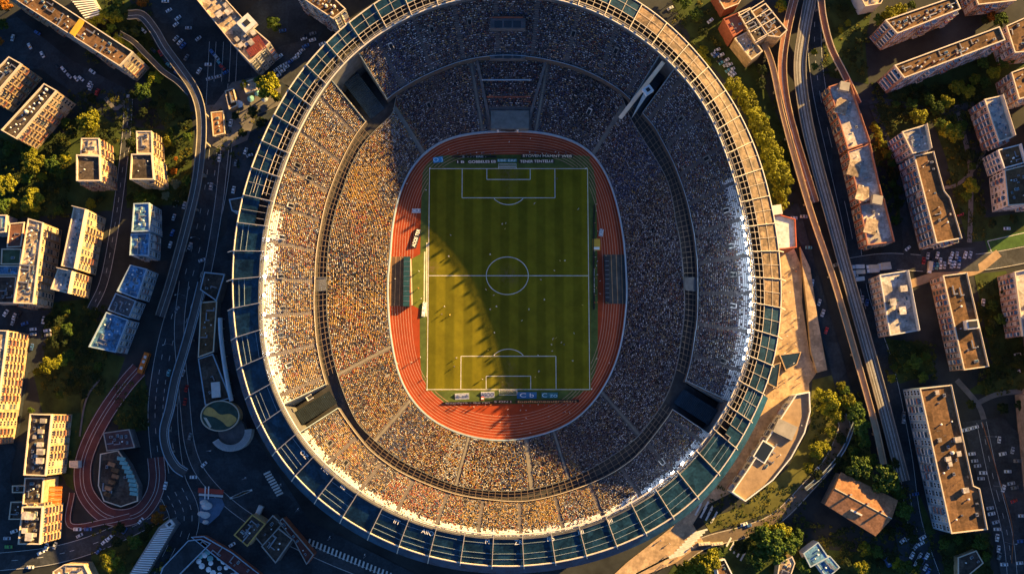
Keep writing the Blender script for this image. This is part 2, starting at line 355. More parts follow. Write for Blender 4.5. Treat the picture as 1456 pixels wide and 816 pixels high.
def ring(px, z, smooth_w=2, n=NT):
    w = np.array([P(u, v, z) for u, v in px]) - SC
    a = np.arctan2(w[:, 1], w[:, 0]) % (2 * PI); r = np.hypot(w[:, 0], w[:, 1]); o = np.argsort(a); a, r = a[o], r[o]
    th = TH; R = np.interp(th, np.concatenate([a[-3:] - 2 * PI, a, a[:3] + 2 * PI]), np.concatenate([r[-3:], r, r[:3]]))
    k = np.ones(2 * smooth_w + 1) / (2 * smooth_w + 1)
    for _ in range(3): R = np.convolve(np.concatenate([R[-smooth_w:], R, R[:smooth_w]]), k, 'valid')
    return R
RA, RB, RU, RC, RD = ring(A_px, ZA, 4), ring(B_px, ZB, 1), ring(U_px, ZU, 1), ring(C_px, ZC, 5), ring(D_px, ZD, 6)
RAg = ring(A_px, 0.0, 4)
RT = RC + 1.4
def at(R, i, z):
    i = i % NT; return (SC[0] + R[i] * math.cos(TH[i]), SC[1] + R[i] * math.sin(TH[i]), z)
def rad(R, th):
    x = (th % (2 * PI)) / (2 * PI) * NT; i = int(x) % NT; t = x - int(x); return R[i] * (1 - t) + R[(i + 1) % NT] * t
def pol(r, th, z): return (SC[0] + r * math.cos(th), SC[1] + r * math.sin(th), z)
def ang(u, v, z):
    x, y = P(u, v, z); return math.atan2(y - SC[1], x - SC[0]) % (2 * PI)
GAPS = [(ang(509, 72, ZC), ang(471, 110, ZC)), (ang(938, 76, ZC) - 0.075, ang(938, 76, ZC)), (ang(401, 573, ZC), ang(424, 612, ZC)), (ang(1010, 614, ZC), ang(1038, 568, ZC))]
GAPS = [tuple(sorted(g)) for g in GAPS]
def in_gap(th): return any(a <= th % (2 * PI) <= c for a, c in GAPS)

# pitch -----------------------------------------------------------------
def pitch_material():
    m = bpy.data.materials.new('pitch turf'); m.use_nodes = True; t = m.node_tree; bs = t.nodes['Principled BSDF']; L = t.links.new
    bs.inputs['Roughness'].default_value = 0.9; bs.inputs['Specular IOR Level'].default_value = 0.15
    g = t.nodes.new('ShaderNodeNewGeometry'); sx = t.nodes.new('ShaderNodeSeparateXYZ'); L(g.outputs['Position'], sx.inputs[0])
    mu = t.nodes.new('ShaderNodeMath'); mu.operation = 'MULTIPLY'; mu.inputs[1].default_value = PI / 3.9; L(sx.outputs[0], mu.inputs[0])
    sn = t.nodes.new('ShaderNodeMath'); sn.operation = 'SINE'; L(mu.outputs[0], sn.inputs[0])
    mp = t.nodes.new('ShaderNodeMapRange'); mp.inputs[1].default_value = -0.35; mp.inputs[2].default_value = 0.35; L(sn.outputs[0], mp.inputs[0])
    n = t.nodes.new('ShaderNodeTexNoise'); n.inputs['Scale'].default_value = 0.12; n.inputs['Detail'].default_value = 8; n.inputs['Roughness'].default_value = 0.7; L(g.outputs['Position'], n.inputs['Vector'])
    mx = t.nodes.new('ShaderNodeMix'); mx.data_type = 'RGBA'; mx.inputs[6].default_value = (0.112, 0.104, 0.006, 1); mx.inputs[7].default_value = (0.158, 0.140, 0.008, 1); L(mp.outputs[0], mx.inputs[0])
    mr = t.nodes.new('ShaderNodeMapRange'); mr.inputs[1].default_value = 0.3; mr.inputs[2].default_value = 0.7; mr.inputs[3].default_value = 0.72; mr.inputs[4].default_value = 1.25; L(n.outputs[0], mr.inputs[0])
    hs = t.nodes.new('ShaderNodeHueSaturation'); L(mx.outputs[2], hs.inputs['Color']); L(mr.outputs[0], hs.inputs['Value']); cur = hs.outputs[0]
    n3 = t.nodes.new('ShaderNodeTexNoise'); n3.inputs['Scale'].default_value = .9; n3.inputs['Detail'].default_value = 6; L(g.outputs['Position'], n3.inputs['Vector'])
    for (px_, py_, rr) in ((0, P(722, 246, 0)[1], 7), (0, P(722, 548, 0)[1], 7), (0, P(722, 392, 0)[1], 6), (-33, 5, 4), (0, P(722, 271, 0)[1], 3), (0, P(722, 520, 0)[1], 3)):
        vm = t.nodes.new('ShaderNodeVectorMath'); vm.operation = 'DISTANCE'; vm.inputs[1].default_value = (px_, py_, 0.4); L(g.outputs['Position'], vm.inputs[0])
        ma = t.nodes.new('ShaderNodeMapRange'); ma.inputs[1].default_value = rr; ma.inputs[2].default_value = 0; ma.inputs[3].default_value = 0; ma.inputs[4].default_value = 1.1; L(vm.outputs['Value'], ma.inputs[0])
        mb = t.nodes.new('ShaderNodeMapRange'); mb.inputs[1].default_value = .42; mb.inputs[2].default_value = .66; L(n3.outputs[0], mb.inputs[0])
        mc = t.nodes.new('ShaderNodeMath'); mc.operation = 'MULTIPLY'; L(ma.outputs[0], mc.inputs[0]); L(mb.outputs[0], mc.inputs[1])
        wm = t.nodes.new('ShaderNodeMix'); wm.data_type = 'RGBA'; wm.inputs[7].default_value = (.15, .11, .04, 1); L(mc.outputs[0], wm.inputs[0]); L(cur, wm.inputs[6]); cur = wm.outputs[2]
    L(cur, bs.inputs['Base Color'])
    return m
turf = pitch_material()
ZP = 0.40     # the stadium floor stands clear of the city's ground sheets
b = MB(); b.face([at(RAg - 0.05, i, ZP) for i in range(NT)]); tag(b.build('running_track', red_track), kind='structure')
inner = [(600, 262), (603, 240), (618, 226), (640, 221), (820, 221), (838, 230), (846, 255), (849, 330), (850, 480), (848, 520), (838, 548), (815, 566), (790, 573), (650, 573), (625, 566), (606, 545), (598, 520), (597, 420), (598, 330)]
pin = smooth([P(u, v, ZP) for u, v in inner], 6, True)
b = MB(); b.face([(p.x, p.y, ZP + 0.008) for p in pin]); tag(b.build('infield', mat('infield turf', (0.075, 0.105, 0.024), 0.95, var=0.25, scale=0.3)), kind='structure')
xl, xr = P(609, 397, ZP)[0], P(837, 397, ZP)[0]; yt, yb = P(722, 240, ZP)[1], P(722, 553.5, ZP)[1]
b = MB(); b.face([(xl - .6, yb - .6, ZP + .016), (xr + .6, yb - .6, ZP + .016), (xr + .6, yt + .6, ZP + .016), (xl - .6, yt + .6, ZP + .016)]); tag(b.build('pitch', turf), kind='structure')
b = MB(); zm = ZP + .024; lw = 0.26
def ln(x0, y0, x1, y1): strip(b, [(x0, y0), (x1, y1)], 0, lw, zm)
ln(xl, yt, xr, yt); ln(xl, yb, xr, yb); ln(xl, yt, xl, yb); ln(xr, yt, xr, yb)
ym = P(722, 392, ZP)[1]; xm = (xl + xr) / 2; ln(xl, ym, xr, ym)
def arc(cx, cy, r, a0, a1, n=40, ry=None):
    ry = ry or r
    strip(b, [(cx + r * math.cos(a0 + (a1 - a0) * k / n), cy + ry * math.sin(a0 + (a1 - a0) * k / n)) for k in range(n + 1)], 0, lw, zm)
arc(xm - 0.5, ym, 9.0, 0, 2 * PI, 64, 8.1)
for (ye, sgn, dp, dg) in ((yt, -1, 12.9, 4.8), (yb, 1, 14.0, 5.6)):
    w1, w2 = 20.1, 9.4
    for w, d in ((w1, dp), (w2, dg)):
        ln(xm - w, ye, xm - w, ye + sgn * d); ln(xm + w, ye, xm + w, ye + sgn * d); ln(xm - w, ye + sgn * d, xm + w, ye + sgn * d)
    yc = ye + sgn * dp; a = math.radians(38)
    arc(xm, yc - sgn * 4.0, 8.0, (a if sgn > 0 else -a), (PI - a if sgn > 0 else -PI + a), 20, 7.0)
tag(b.build('pitch_marking', road_white), kind='structure')
b = MB()
for k in range(9):
    R = RAg - 0.7 - k * 1.18
    for i in range(NT):
        q0, q1 = at(R, i, ZP + .01), at(R, i + 1, ZP + .01); q2, q3 = at(R - 0.17, i + 1, ZP + .01), at(R - 0.17, i, ZP + .01); b.face([q0, q1, q2, q3])
tag(b.build('track_marking', mat('lane paint', (0.52, 0.28, 0.20), 0.8, var=0.15)), kind='structure')
# covers laid over the track beside the halfway line
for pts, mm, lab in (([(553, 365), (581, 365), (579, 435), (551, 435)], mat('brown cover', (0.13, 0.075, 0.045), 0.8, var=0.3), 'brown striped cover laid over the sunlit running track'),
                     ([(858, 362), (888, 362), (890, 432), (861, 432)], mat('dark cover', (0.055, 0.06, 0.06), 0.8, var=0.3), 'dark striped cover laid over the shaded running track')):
    c = P(*pts[0]); e = empty('track_cover', (c[0], c[1], ZP), lab, 'track cover', 'covers laid over the running track')
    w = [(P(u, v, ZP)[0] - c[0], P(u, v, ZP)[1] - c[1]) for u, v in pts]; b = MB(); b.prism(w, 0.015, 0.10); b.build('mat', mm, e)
    for k in range(4):
        t = 0.12 + k * 0.24; b = MB()
        p = [w[0][j] + (w[1][j] - w[0][j]) * t for j in (0, 1)]; q = [w[3][j] + (w[2][j] - w[3][j]) * t for j in (0, 1)]
        b.bar((p[0], p[1], .12), (q[0], q[1], .12), 0.25, 0.04); b.build('stripe', mat('stripe paint', (0.45, 0.26, 0.12), 0.8), e)

# ------------------------------------------------------------------ stadium
S = empty('stadium', (SC[0], SC[1], 0), 'huge oval football stadium with packed tiers and a ring roof of cream beams', 'stadium')
def local(b):
    b.v = [(x - SC[0], y - SC[1], z) for x, y, z in b.v]; return b
def part(b, name, m, parent=None, **k): return local(b).build(name, m, parent or S, **k)
seat_c = mat('terrace concrete', (0.16, 0.14, 0.135), 0.85, var=0.2, scale=0.5)
NL, NU = 34, 26
def tier_mesh(R0, R1, z0, z1, rows, skip):
    b = MB()
    for i in range(NT):
        if skip(TH[i] + PI / NT): continue
        for k in range(rows):
            f0, f1 = k / rows, (k + 1) / rows; za = z0 + (z1 - z0) * f0; zb = z0 + (z1 - z0) * f1
            Ra, Rb = R0 + (R1 - R0) * f0, R0 + (R1 - R0) * f1
            b.face([at(Ra, i, za), at(Rb, i, za), at(Rb, i + 1, za), at(Ra, i + 1, za)])
            b.face([at(Rb, i, za), at(Rb, i, zb), at(Rb, i + 1, zb), at(Rb, i + 1, za)])
    return b
TUN = (ang(755, 186, 2), ang(693, 186, 2)); TUN_R = rad(RA, PI / 2) + 9.5
part(tier_mesh(RA, RB, ZA, ZB, NL, lambda t: False), 'lower_tier', seat_c)
def ring_wall(R, z0, z1, th=0.25, skip=lambda t: False):
    b = MB()
    for i in range(NT):
        if skip(TH[i] + PI / NT): continue
        q = [at(R, i, z0), at(R, i + 1, z0), at(R + th, i + 1, z0), at(R + th, i, z0)]
        p = [at(R, i, z1), at(R, i + 1, z1), at(R + th, i + 1, z1), at(R + th, i, z1)]
        b.hull(q + p, ((0, 1, 5, 4), (2, 3, 7, 6), (4, 5, 6, 7), (0, 4, 7, 3), (1, 2, 6, 5)))
    return b
rail_b = mat('blue grey rail', (0.34, 0.44, 0.52), 0.5, var=0.1)
part(ring_wall(RA - 0.5, 0.05, 2.5, 0.5), 'pitch_wall', rail_b)
# upper tier in sections between the dark stair gaps
ends = sorted(GAPS); sect = []
for k in range(len(ends)): sect.append((ends[k][1], ends[(k + 1) % len(ends)][0] + (2 * PI if k == len(ends) - 1 else 0)))
def within(a, c): return lambda t: not (a <= t <= c or a <= t + 2 * PI <= c)
for a, c in sect:
    b = tier_mesh(RU, RT, ZU, ZT, NU, within(a, c))
    o = part(b, 'upper_tier', seat_c)
    for th in (a, c):
        b = MB()
        pts = [pol(rad(RU, th), th, 12.2), pol(rad(RT, th), th, 12.2), pol(rad(RT, th), th, ZT + 1.2), pol(rad(RU, th), th, ZU + 1.2)]
        t = Vector((-math.sin(th), math.cos(th), 0)) * (0.3 if th == a else -0.3)
        q = [tuple(Vector(p) + t) for p in pts]
        b.hull(pts + q, ((0, 1, 2, 3), (7, 6, 5, 4), (3, 2, 6, 7), (0, 3, 7, 4), (1, 0, 4, 5), (2, 1, 5, 6)))
        part(b, 'end_wall', mat('blue concrete', (0.20, 0.26, 0.30), 0.7, var=0.2, scale=0.4))
    part(ring_wall(RU - 0.3, ZU - 3.8, ZU + 0.8, 0.3, within(a, c)), 'tier_parapet', mat('parapet concrete', (0.10, 0.085, 0.075), 0.8, var=0.2))
    part(ring_wall(RU - 0.24, ZU + 0.81, ZU + 1.05, 0.2, within(a, c)), 'parapet_rail', cream if 1.9 < (a + c) / 2 % (2 * PI) < 5.6 else rail_b)
# concourse floor behind the lower tier and through the gaps
b = MB()
for i in range(NT):
    o1 = RT if in_gap(TH[i] + PI / NT) else RU
    z = ZB - 0.8
    b.face([at(RB, i, z), at(o1 + 1.2, i, z), at(o1 + 1.2, i + 1, z), at(RB, i + 1, z)])
part(b, 'concourse', mat('dark walkway', (0.045, 0.045, 0.05), 0.8, var=0.3))
def narrow(t): i = int(t / (2 * PI) * NT) % NT; return RU[i] - RB[i] * (ZU / ZU) < 3.2
part(ring_wall(RB + 0.05, ZB - 0.8, ZB + 0.7, 0.14), 'tier_rail', mat('pale rail', (0.30, 0.30, 0.29), 0.5, var=0.1))
# the lattice over the concourse: bays as parts
lat = mat('bronze steel', (0.20, 0.145, 0.10), 0.5, var=0.2); bays = 72
for k in range(bays):
    a0, a1 = 2 * PI * k / bays, 2 * PI * (k + 1) / bays
    if narrow(a0) or narrow(a1) or in_gap(a0) or in_gap(a1): continue
    b = MB(); z = ZB + 2.2
    for j in range(3):
        th = a0 + (a1 - a0) * j / 3; b.bar(pol(rad(RB, th) + .2, th, z), pol(rad(RU, th) - .35, th, z), 0.20, 0.25)
    for f in (0.3, 0.65):
        b.bar(pol(rad(RB, a0) * (1 - f) + rad(RU, a0) * f, a0, z - .02), pol(rad(RB, a1) * (1 - f) + rad(RU, a1) * f, a1, z - .02), 0.14, 0.2)
    b.bar(pol(rad(RB, a0) + .5, a0, ZB - .8), pol(rad(RB, a0) + .5, a0, z), 0.2, 0.2)
    part(b, 'walkway_lattice', lat)
# crossings of the concourse at the halfway line
for th0 in (ang(458, 405, ZB), ang(982, 405, ZB)):
    b = MB(); th = th0
    for s in (-0.035, 0.035): b.bar(pol(rad(RB, th + s), th + s, ZB + 2.6), pol(rad(RU, th + s), th + s, ZB + 2.6), 0.4, 0.4)
    b.face([pol(rad(RB, th - .035), th - .035, ZB + 2.5), pol(rad(RU, th - .035), th - .035, ZB + 2.5), pol(rad(RU, th + .035), th + .035, ZB + 2.5), pol(rad(RB, th + .035), th + .035, ZB + 2.5)])
    part(b, 'bridge', concrete_d)
# outer wall with pilasters
part(ring_wall(RD - 3.0, 0, ZD - 1.0, 0.5), 'outer_wall', concrete)
# back wall of the upper tier, raised to block sun under the roof ring
part(ring_wall(RT + 0.1, ZB - 1, ZC - 0.15, 0.3), 'back_wall', concrete_d)
# gallery floor behind the upper tier under the roof ring
b = MB()
for i in range(NT): b.face([at(RT + .45, i, ZT - 2.0), at(RD - 2.6, i, ZT - 2.0), at(RD - 2.6, i + 1, ZT - 2.0), at(RT + .45, i + 1, ZT - 2.0)])
part(b, 'gallery', mat('gallery floor', (0.09, 0.085, 0.085), 0.8, var=0.5, scale=0.3))
# roof ring: rails, beams, sheets
def ring_tube(R, z, r, name, m, n=5, arc=None):
    b = MB(); vs = []; i0, cnt, wrap = (0, NT, True) if arc is None else (arc[0], arc[1] - arc[0], False)
    for i in range(i0, i0 + cnt + (0 if wrap else 1)):
        for k in range(n):
            t = 2 * PI * k / n + PI / 4; vs.append(at(R + r * math.cos(t), i, z + r * math.sin(t)))
    fs = [(i * n + k, i * n + (k + 1) % n, ((i + 1) % NT if wrap else i + 1) * n + (k + 1) % n, ((i + 1) % NT if wrap else i + 1) * n + k) for i in range(cnt) for k in range(n)]
    b.hull(vs, fs); return part(b, name, m)
def lerpR(f): return RC + (RD - RC) * f
zf = lambda f: ZC + (ZD - ZC) * f
ring_tube(RC, ZC, 0.30, 'rim_rail', ring_w, 6)
ring_tube(RD, ZD, 0.30, 'rim_rail', ring_w, 6)
ring_tube(lerpR(.14), zf(.14), .12, 'roof_rail', ring_w)
for f, r in ((0.07, 0.07), (0.29, 0.08), (0.42, 0.14), (0.71, .08)): ring_tube(lerpR(f), zf(f), r, 'roof_rail', ring_w, arc=(-36, 164))
ring_tube(RC + 0.9, ZC - 1.4, 0.20, 'roof_rail', steel)
NBEAM = 60
for k in range(NBEAM):
    th = 2 * PI * (k + 0.5) / NBEAM; b = MB()
    south = math.sin(th) < 0.35
    fo = 1.28 if (math.pi * 0.98 < th < math.pi * 1.42) else (1.10 if math.sin(th) < -0.3 else (1.22 if math.cos(th) > .8 and math.sin(th) < .2 else 1.0))
    p0, p1 = pol(rad(RC, th), th, ZC + .3), pol(rad(RD, th), th, ZD + .3)
    b.bar(p0, p1, 0.22, 0.55); b.bar((p0[0], p0[1], p0[2] - 1.3), (p1[0], p1[1], p1[2] - 1.0), 0.16, 0.2)
    for j in range(6):
        q0, q1 = Vector(p0).lerp(Vector(p1), j / 6), Vector(p0).lerp(Vector(p1), (j + 1) / 6); b.bar((q0.x, q0.y, q0.z - (1.25 if j % 2 else 0)), (q1.x, q1.y, q1.z - (0 if j % 2 else 1.2)), .1, .12)
    if fo > 1.0:
        r = rad(RC, th) + (rad(RD, th) - rad(RC, th)) * fo; b.bar(p1, pol(r, th, ZD - 4 * (fo - 1) * 4), 0.32, 0.5)
    b.bar(pol(rad(RT, th) + .8, th, ZT), pol(rad(lerpR(0.42), th), th, zf(.42) - .4), 0.3, 0.3)
    b.bar(pol(rad(RD, th) - 2.9, th, 0), pol(rad(RD, th) - 1.2, th, ZD - .4), 0.7, 0.7)
    part(b, 'roof_beam', ring_w)
    # lattice bays near the rim and the sheet of the outer half
    th2 = 2 * PI * (k + 1.5) / NBEAM; deg = math.degrees(th) % 360
    g = MB(); top_left = 75 < deg < 166
    for j in range(1, 4):
        t = th + (th2 - th) * j / 4
        fa, fb = (0.0, 1.0) if j == 2 else (0.0, 0.42)
        if 166 < deg < 320: continue
        g.bar(pol(rad(lerpR(fa), t), t, zf(fa)), pol(rad(lerpR(fb), t), t, zf(fb)), 0.11, 0.16)
    if g.f: part(g, 'roof_lattice', ring_w)
    sheet_m = panel_sunlit if (deg < 62 or deg > 350) else panel_shade  # painted sunlit tan on the right of the ring, painted shade elsewhere
    f0, f1 = (0.45, 0.985)
    if 166 <= deg <= 318: f0 = 0.14
    q = MB(); steps = 6
    pts_in, pts_out = [], []
    for j in range(steps + 1):
        t = th + (th2 - th) * (0.02 + 0.96 * j / steps); pts_in.append(pol(rad(lerpR(f0), t), t, zf(f0) - .25)); pts_out.append(pol(rad(lerpR(f1), t), t, zf(f1) - .25))
    for j in range(steps):
        a_, b_, c_, d_ = pts_in[j], pts_in[j + 1], pts_out[j + 1], pts_out[j]
        low = [(x, y, z - .18) for x, y, z in (a_, b_, c_, d_)]
        q.hull([a_, b_, c_, d_] + low, ((3, 2, 1, 0), (4, 5, 6, 7), (0, 1, 5, 4), (2, 3, 7, 6), (1, 2, 6, 5), (3, 0, 4, 7)))
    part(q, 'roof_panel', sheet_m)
    if deg < 112 or deg > 300:      # boxes added on the inner rim to notch the shadow edge
        for j in (.25, .75):
            cb = MB(); t = th + (th2 - th) * j; c = pol(rad(RC, t) + .25, t, ZC + .9); hh = 1.2 + .9 * ((k * 7 + int(j * 10)) % 3) / 2; cb.box(c[0], c[1], ZC + .2 + hh / 2, .35, 1.1, hh, t)
            part(cb, 'shadow_tooth', steel)
    if 188 < deg < 330:             # blue sheet skirt under the outer rail
        sk = MB()
        for j in range(4):
            t0_, t1_ = th + (th2 - th) * j / 4, th + (th2 - th) * (j + 1) / 4; A_, B_ = pol(rad(RD, t0_) + .35, t0_, ZD - .6), pol(rad(RD, t1_) + .35, t1_, ZD - .6); C_, D_ = pol(rad(RD, t1_) + 3.6, t1_, ZD - 5), pol(rad(RD, t0_) + 3.6, t0_, ZD - 5)
            sk.hull([A_, B_, C_, D_] + [(x, y, z - .15) for x, y, z in (A_, B_, C_, D_)], ((3, 2, 1, 0), (4, 5, 6, 7), (2, 3, 7, 6), (0, 1, 5, 4)))
        part(sk, 'eave_sheet', mat('eave sheet', (.02, .075, .13), .25, var=.4, scale=.2, spec=.5))
    if 150 < deg < 330 and (k % 2 == 0 or 240 < deg < 300):
        g = MB()
        for f in ((0.3, 0.62, 0.8) if deg > 190 else (0.62, 0.8)):
            g.bar(pol(rad(lerpR(f), th), th, zf(f) - .05), pol(rad(lerpR(f), th2), th2, zf(f) - .05), 0.1, 0.1)
        part(g, 'roof_purlin', rail_b)
# rooftop lettering on the sheets
def text_obj(body, size, m, parent, loc, rz, tilt=0.0, name='lettering', ext=0.02):
    cu = bpy.data.curves.new(name, 'FONT'); cu.body = body; cu.size = size; cu.extrude = ext; cu.align_x = 'CENTER'; cu.align_y = 'CENTER'; cu.materials.append(m)
    t = bpy.data.objects.new('tmp', cu); col.objects.link(t); dg = bpy.context.evaluated_depsgraph_get()
    me = bpy.data.meshes.new_from_object(t.evaluated_get(dg)); bpy.data.objects.remove(t); me.name = name
    o = link(name, me, parent); o.location = loc; o.rotation_euler = (tilt, 0, rz); return o
for (u, v, s) in ((432, 646, 'OZ'), (463, 668, 'HRI'), (488, 692, 'IIS'), (564, 742, 'IIT'), (608, 757, 'AIIO'), (693, 770, 'M'), (737, 771, 'ZR'), (783, 766, 'IIIS'), (826, 756, 'IIII'), (868, 740, 'III')):
    th = ang(u, v, ZC - 1); x, y = P(u, v, ZC - .5); f = min(0.9, max(0.1, (math.hypot(x - SC[0], y - SC[1]) - rad(RC, th)) / (rad(RD, th) - rad(RC, th))))
    text_obj(s, 2.4, white, S, (x - SC[0], y - SC[1], zf(f) + 0.1), th + PI / 2 if math.sin(th) < 0 else th - PI / 2)
# aisles, stairs, openings -------------------------------------------
aisle_m = mat('aisle concrete', (0.22, 0.20, 0.17), 0.8, var=0.15)
AISL_L = [ang(u, v, 7) for u, v in ((588, 195), (862, 190), (752, 658), (655, 665), (800, 655), (545, 615), (900, 610), (520, 512), (680, 150), (770, 140))]
AISL_U = [TAU for TAU in [2 * PI * (k + .3) / 40 for k in range(40)]]
for j, th in enumerate(AISL_L):
    b = MB(); w = 0.9 if j in (0, 1, 2) else 0.45
    for k in range(NL):
        f = (k + .5) / NL; r = rad(RA, th) + (rad(RB, th) - rad(RA, th)) * f; c = pol(r, th, ZA + (ZB - ZA) * k / NL + .06)
        b.box(c[0], c[1], c[2] + .12, (rad(RB, th) - rad(RA, th)) / NL, w * 2, 0.36, th)
    part(b, 'stairway', aisle_m)
VOM = [(440, 254), (427, 240), (404, 340), (416, 295), (402, 395), (404, 440), (402, 478), (413, 520), (615, 47), (558, 72), (668, 35), (815, 50), (875, 75), (838, 158), (968, 170), (1003, 228), (1030, 302), (1037, 352), (1040, 392), (1040, 436), (1027, 514), (1022, 620), (940, 656), (470, 630), (493, 658), (440, 565), (610, 150), (575, 128)]
VOMW = []
for (u, v) in VOM:
    z = 25; th = ang(u, v, z); x, y = P(u, v, z); r = math.hypot(x - SC[0], y - SC[1])
    if r < rad(RU, th): z = 9; x, y = P(u, v, z); r = math.hypot(x - SC[0], y - SC[1]); f = (r - rad(RA, th)) / (rad(RB, th) - rad(RA, th)); zs = ZA + (ZB - ZA) * f
    else: f = (r - rad(RU, th)) / (rad(RT, th) - rad(RU, th)); zs = ZU + (ZT - ZU) * f
    VOMW.append((x, y)); b = MB(); c, s_ = math.cos(th), math.sin(th)
    for side in (-1, 1): b.box(x - s_ * side * .8, y + c * side * .8, zs + .6, 2.2, 0.2, 1.6, th)
    b.box(x + c * 1.1, y + s_ * 1.1, zs + 1.0, 0.22, 1.8, 1.6, th)
    b.box(x, y, zs + .15, 2.0, 1.4, 0.5, th, 1)
    part(b, 'vomitory', [w_white if (u * 7 + v) % 3 == 0 else concrete, dark])
# north gates, terrace box and tunnel
for (u0, u1, v, z, d) in ((702, 742, 79, 15.5, 3.4), (702, 742, 36, 27, 3.4)):
    x0, y0 = P(u0, v, z); x1, _ = P(u1, v, z); b = MB()
    b.box((x0 + x1) / 2, y0, z + .2, x1 - x0 + 3, 4.2, 3.2, 0, 1)
    for k in range(3):
        w = (x1 - x0) / 3; b.box(x0 + w * (k + .5), y0 - 0.4, z + 1.75, w * .8, 2.9, 0.3, 0, 0)
    b.box((x0 + x1) / 2, y0 + 2.4, z + 2.2, x1 - x0 + 1, 0.5, 0.6, 0, 2)
    part(b, 'gate', [glass, concrete_d, brick])
b = MB(); x0, y0 = P(698, 186, 3); x1, y1 = P(752, 150, 8); b.box((x0 + x1) / 2, y0 + 4.0, 3.2, x1 - x0, 8.0, 5.6, 0, 0)
for u in (708, 736): x, y = P(u, 184, 3); b.box(x, y0 - .1, 3.0, 0.9, 0.6, 3.2, 0, 1)
x, y = P(722, 184, 3); b.box(x, y0 + .2, 3.0, 6, 0.6, 3.0, 0, 2)
part(b, 'tunnel', [mat('tunnel roof', (0.17, 0.18, 0.17), 0.8, var=0.2), white, dark])
b = MB(); b.bar(P3(692, 138, 12), P3(754, 138, 12), .4, .8); part(b, 'box_rail', brick)
b = MB(); b.bar(P3(685, 114, 13.4), P3(756, 114, 13.4), .4, .6); part(b, 'box_rail', rail_b)
for s in (((678, 85, 14), (697, 178, 3)), ((776, 88, 14), (750, 178, 3))):
    b = MB(); b.bar(P3(*s[0]), P3(*s[1]), 1.2, 1.2); part(b, 'aisle_wall', concrete_d)
# the corner mast and fin at the upper right gap
b = MB(); p = P3(944, 88, ZT); q = P3(882, 168, 15); b.bar(p, q, 1.6, 1.6); part(b, 'stair_wall', cream)
b = MB(); x, y = P(921, 129, 30); b.box(x, y, 30, 3.6, 3.2, 2.0, .6, 0); b.box(x, y, 31.1, 1.5, 1.5, .3, .6, 1)
x2, y2 = P(897, 170, 16); b.hull([(x - 1.6, y - 1, 29.5), (x + 1.6, y + .6, 29.5), (x2, y2, 15), (x - 1.6, y - 1, 31), (x + 1.6, y + .6, 31), (x2, y2, 16)], ((0, 2, 1), (3, 4, 5), (0, 3, 5, 2), (1, 2, 5, 4), (0, 1, 4, 3)), 2)
part(b, 'stair_tower', [white, dark, rail_b])
# inside the gaps: stair flights
for a, c in GAPS:
    th = (a + c) / 2; b = MB(); w = rad(RT, th) * (c - a) * .5
    for k in range(24):
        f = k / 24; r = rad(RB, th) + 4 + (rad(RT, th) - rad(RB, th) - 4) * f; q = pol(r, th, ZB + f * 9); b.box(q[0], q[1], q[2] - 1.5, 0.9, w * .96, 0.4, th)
    part(b, 'stairway', mat('stair with painted shade', (.012, .020, .028), .7, var=.3) if 3 < th < 4.2 else mat('shaded stair', (.035, .058, .080), .7, var=.3))  # the flight in the sunny gap has shade put into its darker colour
# floodlights along the two long rims
lampm = mat('floodlight lens', (0.9, 0.95, 1.0), 0.4, var=0, emit=((0.80, 0.91, 1.0), 55.0))
for (a, c, n) in ((ang(1056, 310, ZC), ang(1062, 510, ZC) - 2 * PI, 17), (ang(380, 340, ZC), ang(386, 530, ZC), 8), (ang(985, 645, ZC), ang(925, 696, ZC), 5)):
    for k in range(n):
        th = a + (c - a) * k / (n - 1); b = MB(); r = rad(RC, th); q = pol(r - .1, th, ZC - 1.0)
        b.box(q[0], q[1], q[2], 0.5, 1.5, 0.8, th, 0)
        q = pol(r - .42, th, ZC - 1.0); b.box(q[0], q[1], q[2], 0.12, 1.3, 0.65, th, 1)
        q = pol(r - .1, th, ZC - .55); b.box(q[0], q[1], q[2], 0.3, 1.2, 0.08, th, 1)
        part(b, 'floodlight', [dark, lampm])

# ------------------------------------------------------------------ crowd and seats
def stamp(points, yaw, scale, colors, verts, faces, fcol, name, m, parent=None):
    "many small copies of one shape in one mesh, coloured per copy"
    n, nv, nf = len(points), len(verts), len(faces); V = np.array(verts, dtype=np.float64); F = np.array(faces, dtype=np.int64)
    c, s = np.cos(yaw)[:, None], np.sin(yaw)[:, None]; sc = np.asarray(scale)[:, None]
    X = (V[None, :, 0] * c - V[None, :, 1] * s) * sc + points[:, 0:1]; Y = (V[None, :, 0] * s + V[None, :, 1] * c) * sc + points[:, 1:2]; Z = V[None, :, 2] * sc + points[:, 2:3]
    co = np.stack([X, Y, Z], -1).reshape(-1, 3)
    idx = (F[None] + (np.arange(n) * nv)[:, None, None]).reshape(-1)
    me = bpy.data.meshes.new(name); k = F.shape[1]
    me.vertices.add(n * nv); me.vertices.foreach_set('co', co.astype(np.float32).ravel())
    me.loops.add(n * nf * k); me.loops.foreach_set('vertex_index', idx.astype(np.int32))
    me.polygons.add(n * nf); me.polygons.foreach_set('loop_start', (np.arange(n * nf) * k).astype(np.int32)); me.polygons.foreach_set('loop_total', np.full(n * nf, k, dtype=np.int32))
    me.update(calc_edges=True)
    if colors is not None:
        at_ = me.color_attributes.new('Col', 'FLOAT_COLOR', 'CORNER'); fc = np.asarray(fcol)     # per face: which of the copy's colours
        cc = colors[:, fc, :]; cc = np.repeat(cc.reshape(n * nf, 3), k, axis=0); cc = np.concatenate([cc, np.ones((len(cc), 1))], 1)
        at_.data.foreach_set('color', cc.astype(np.float32).ravel())
    me.materials.append(m); return link(name, me, parent)
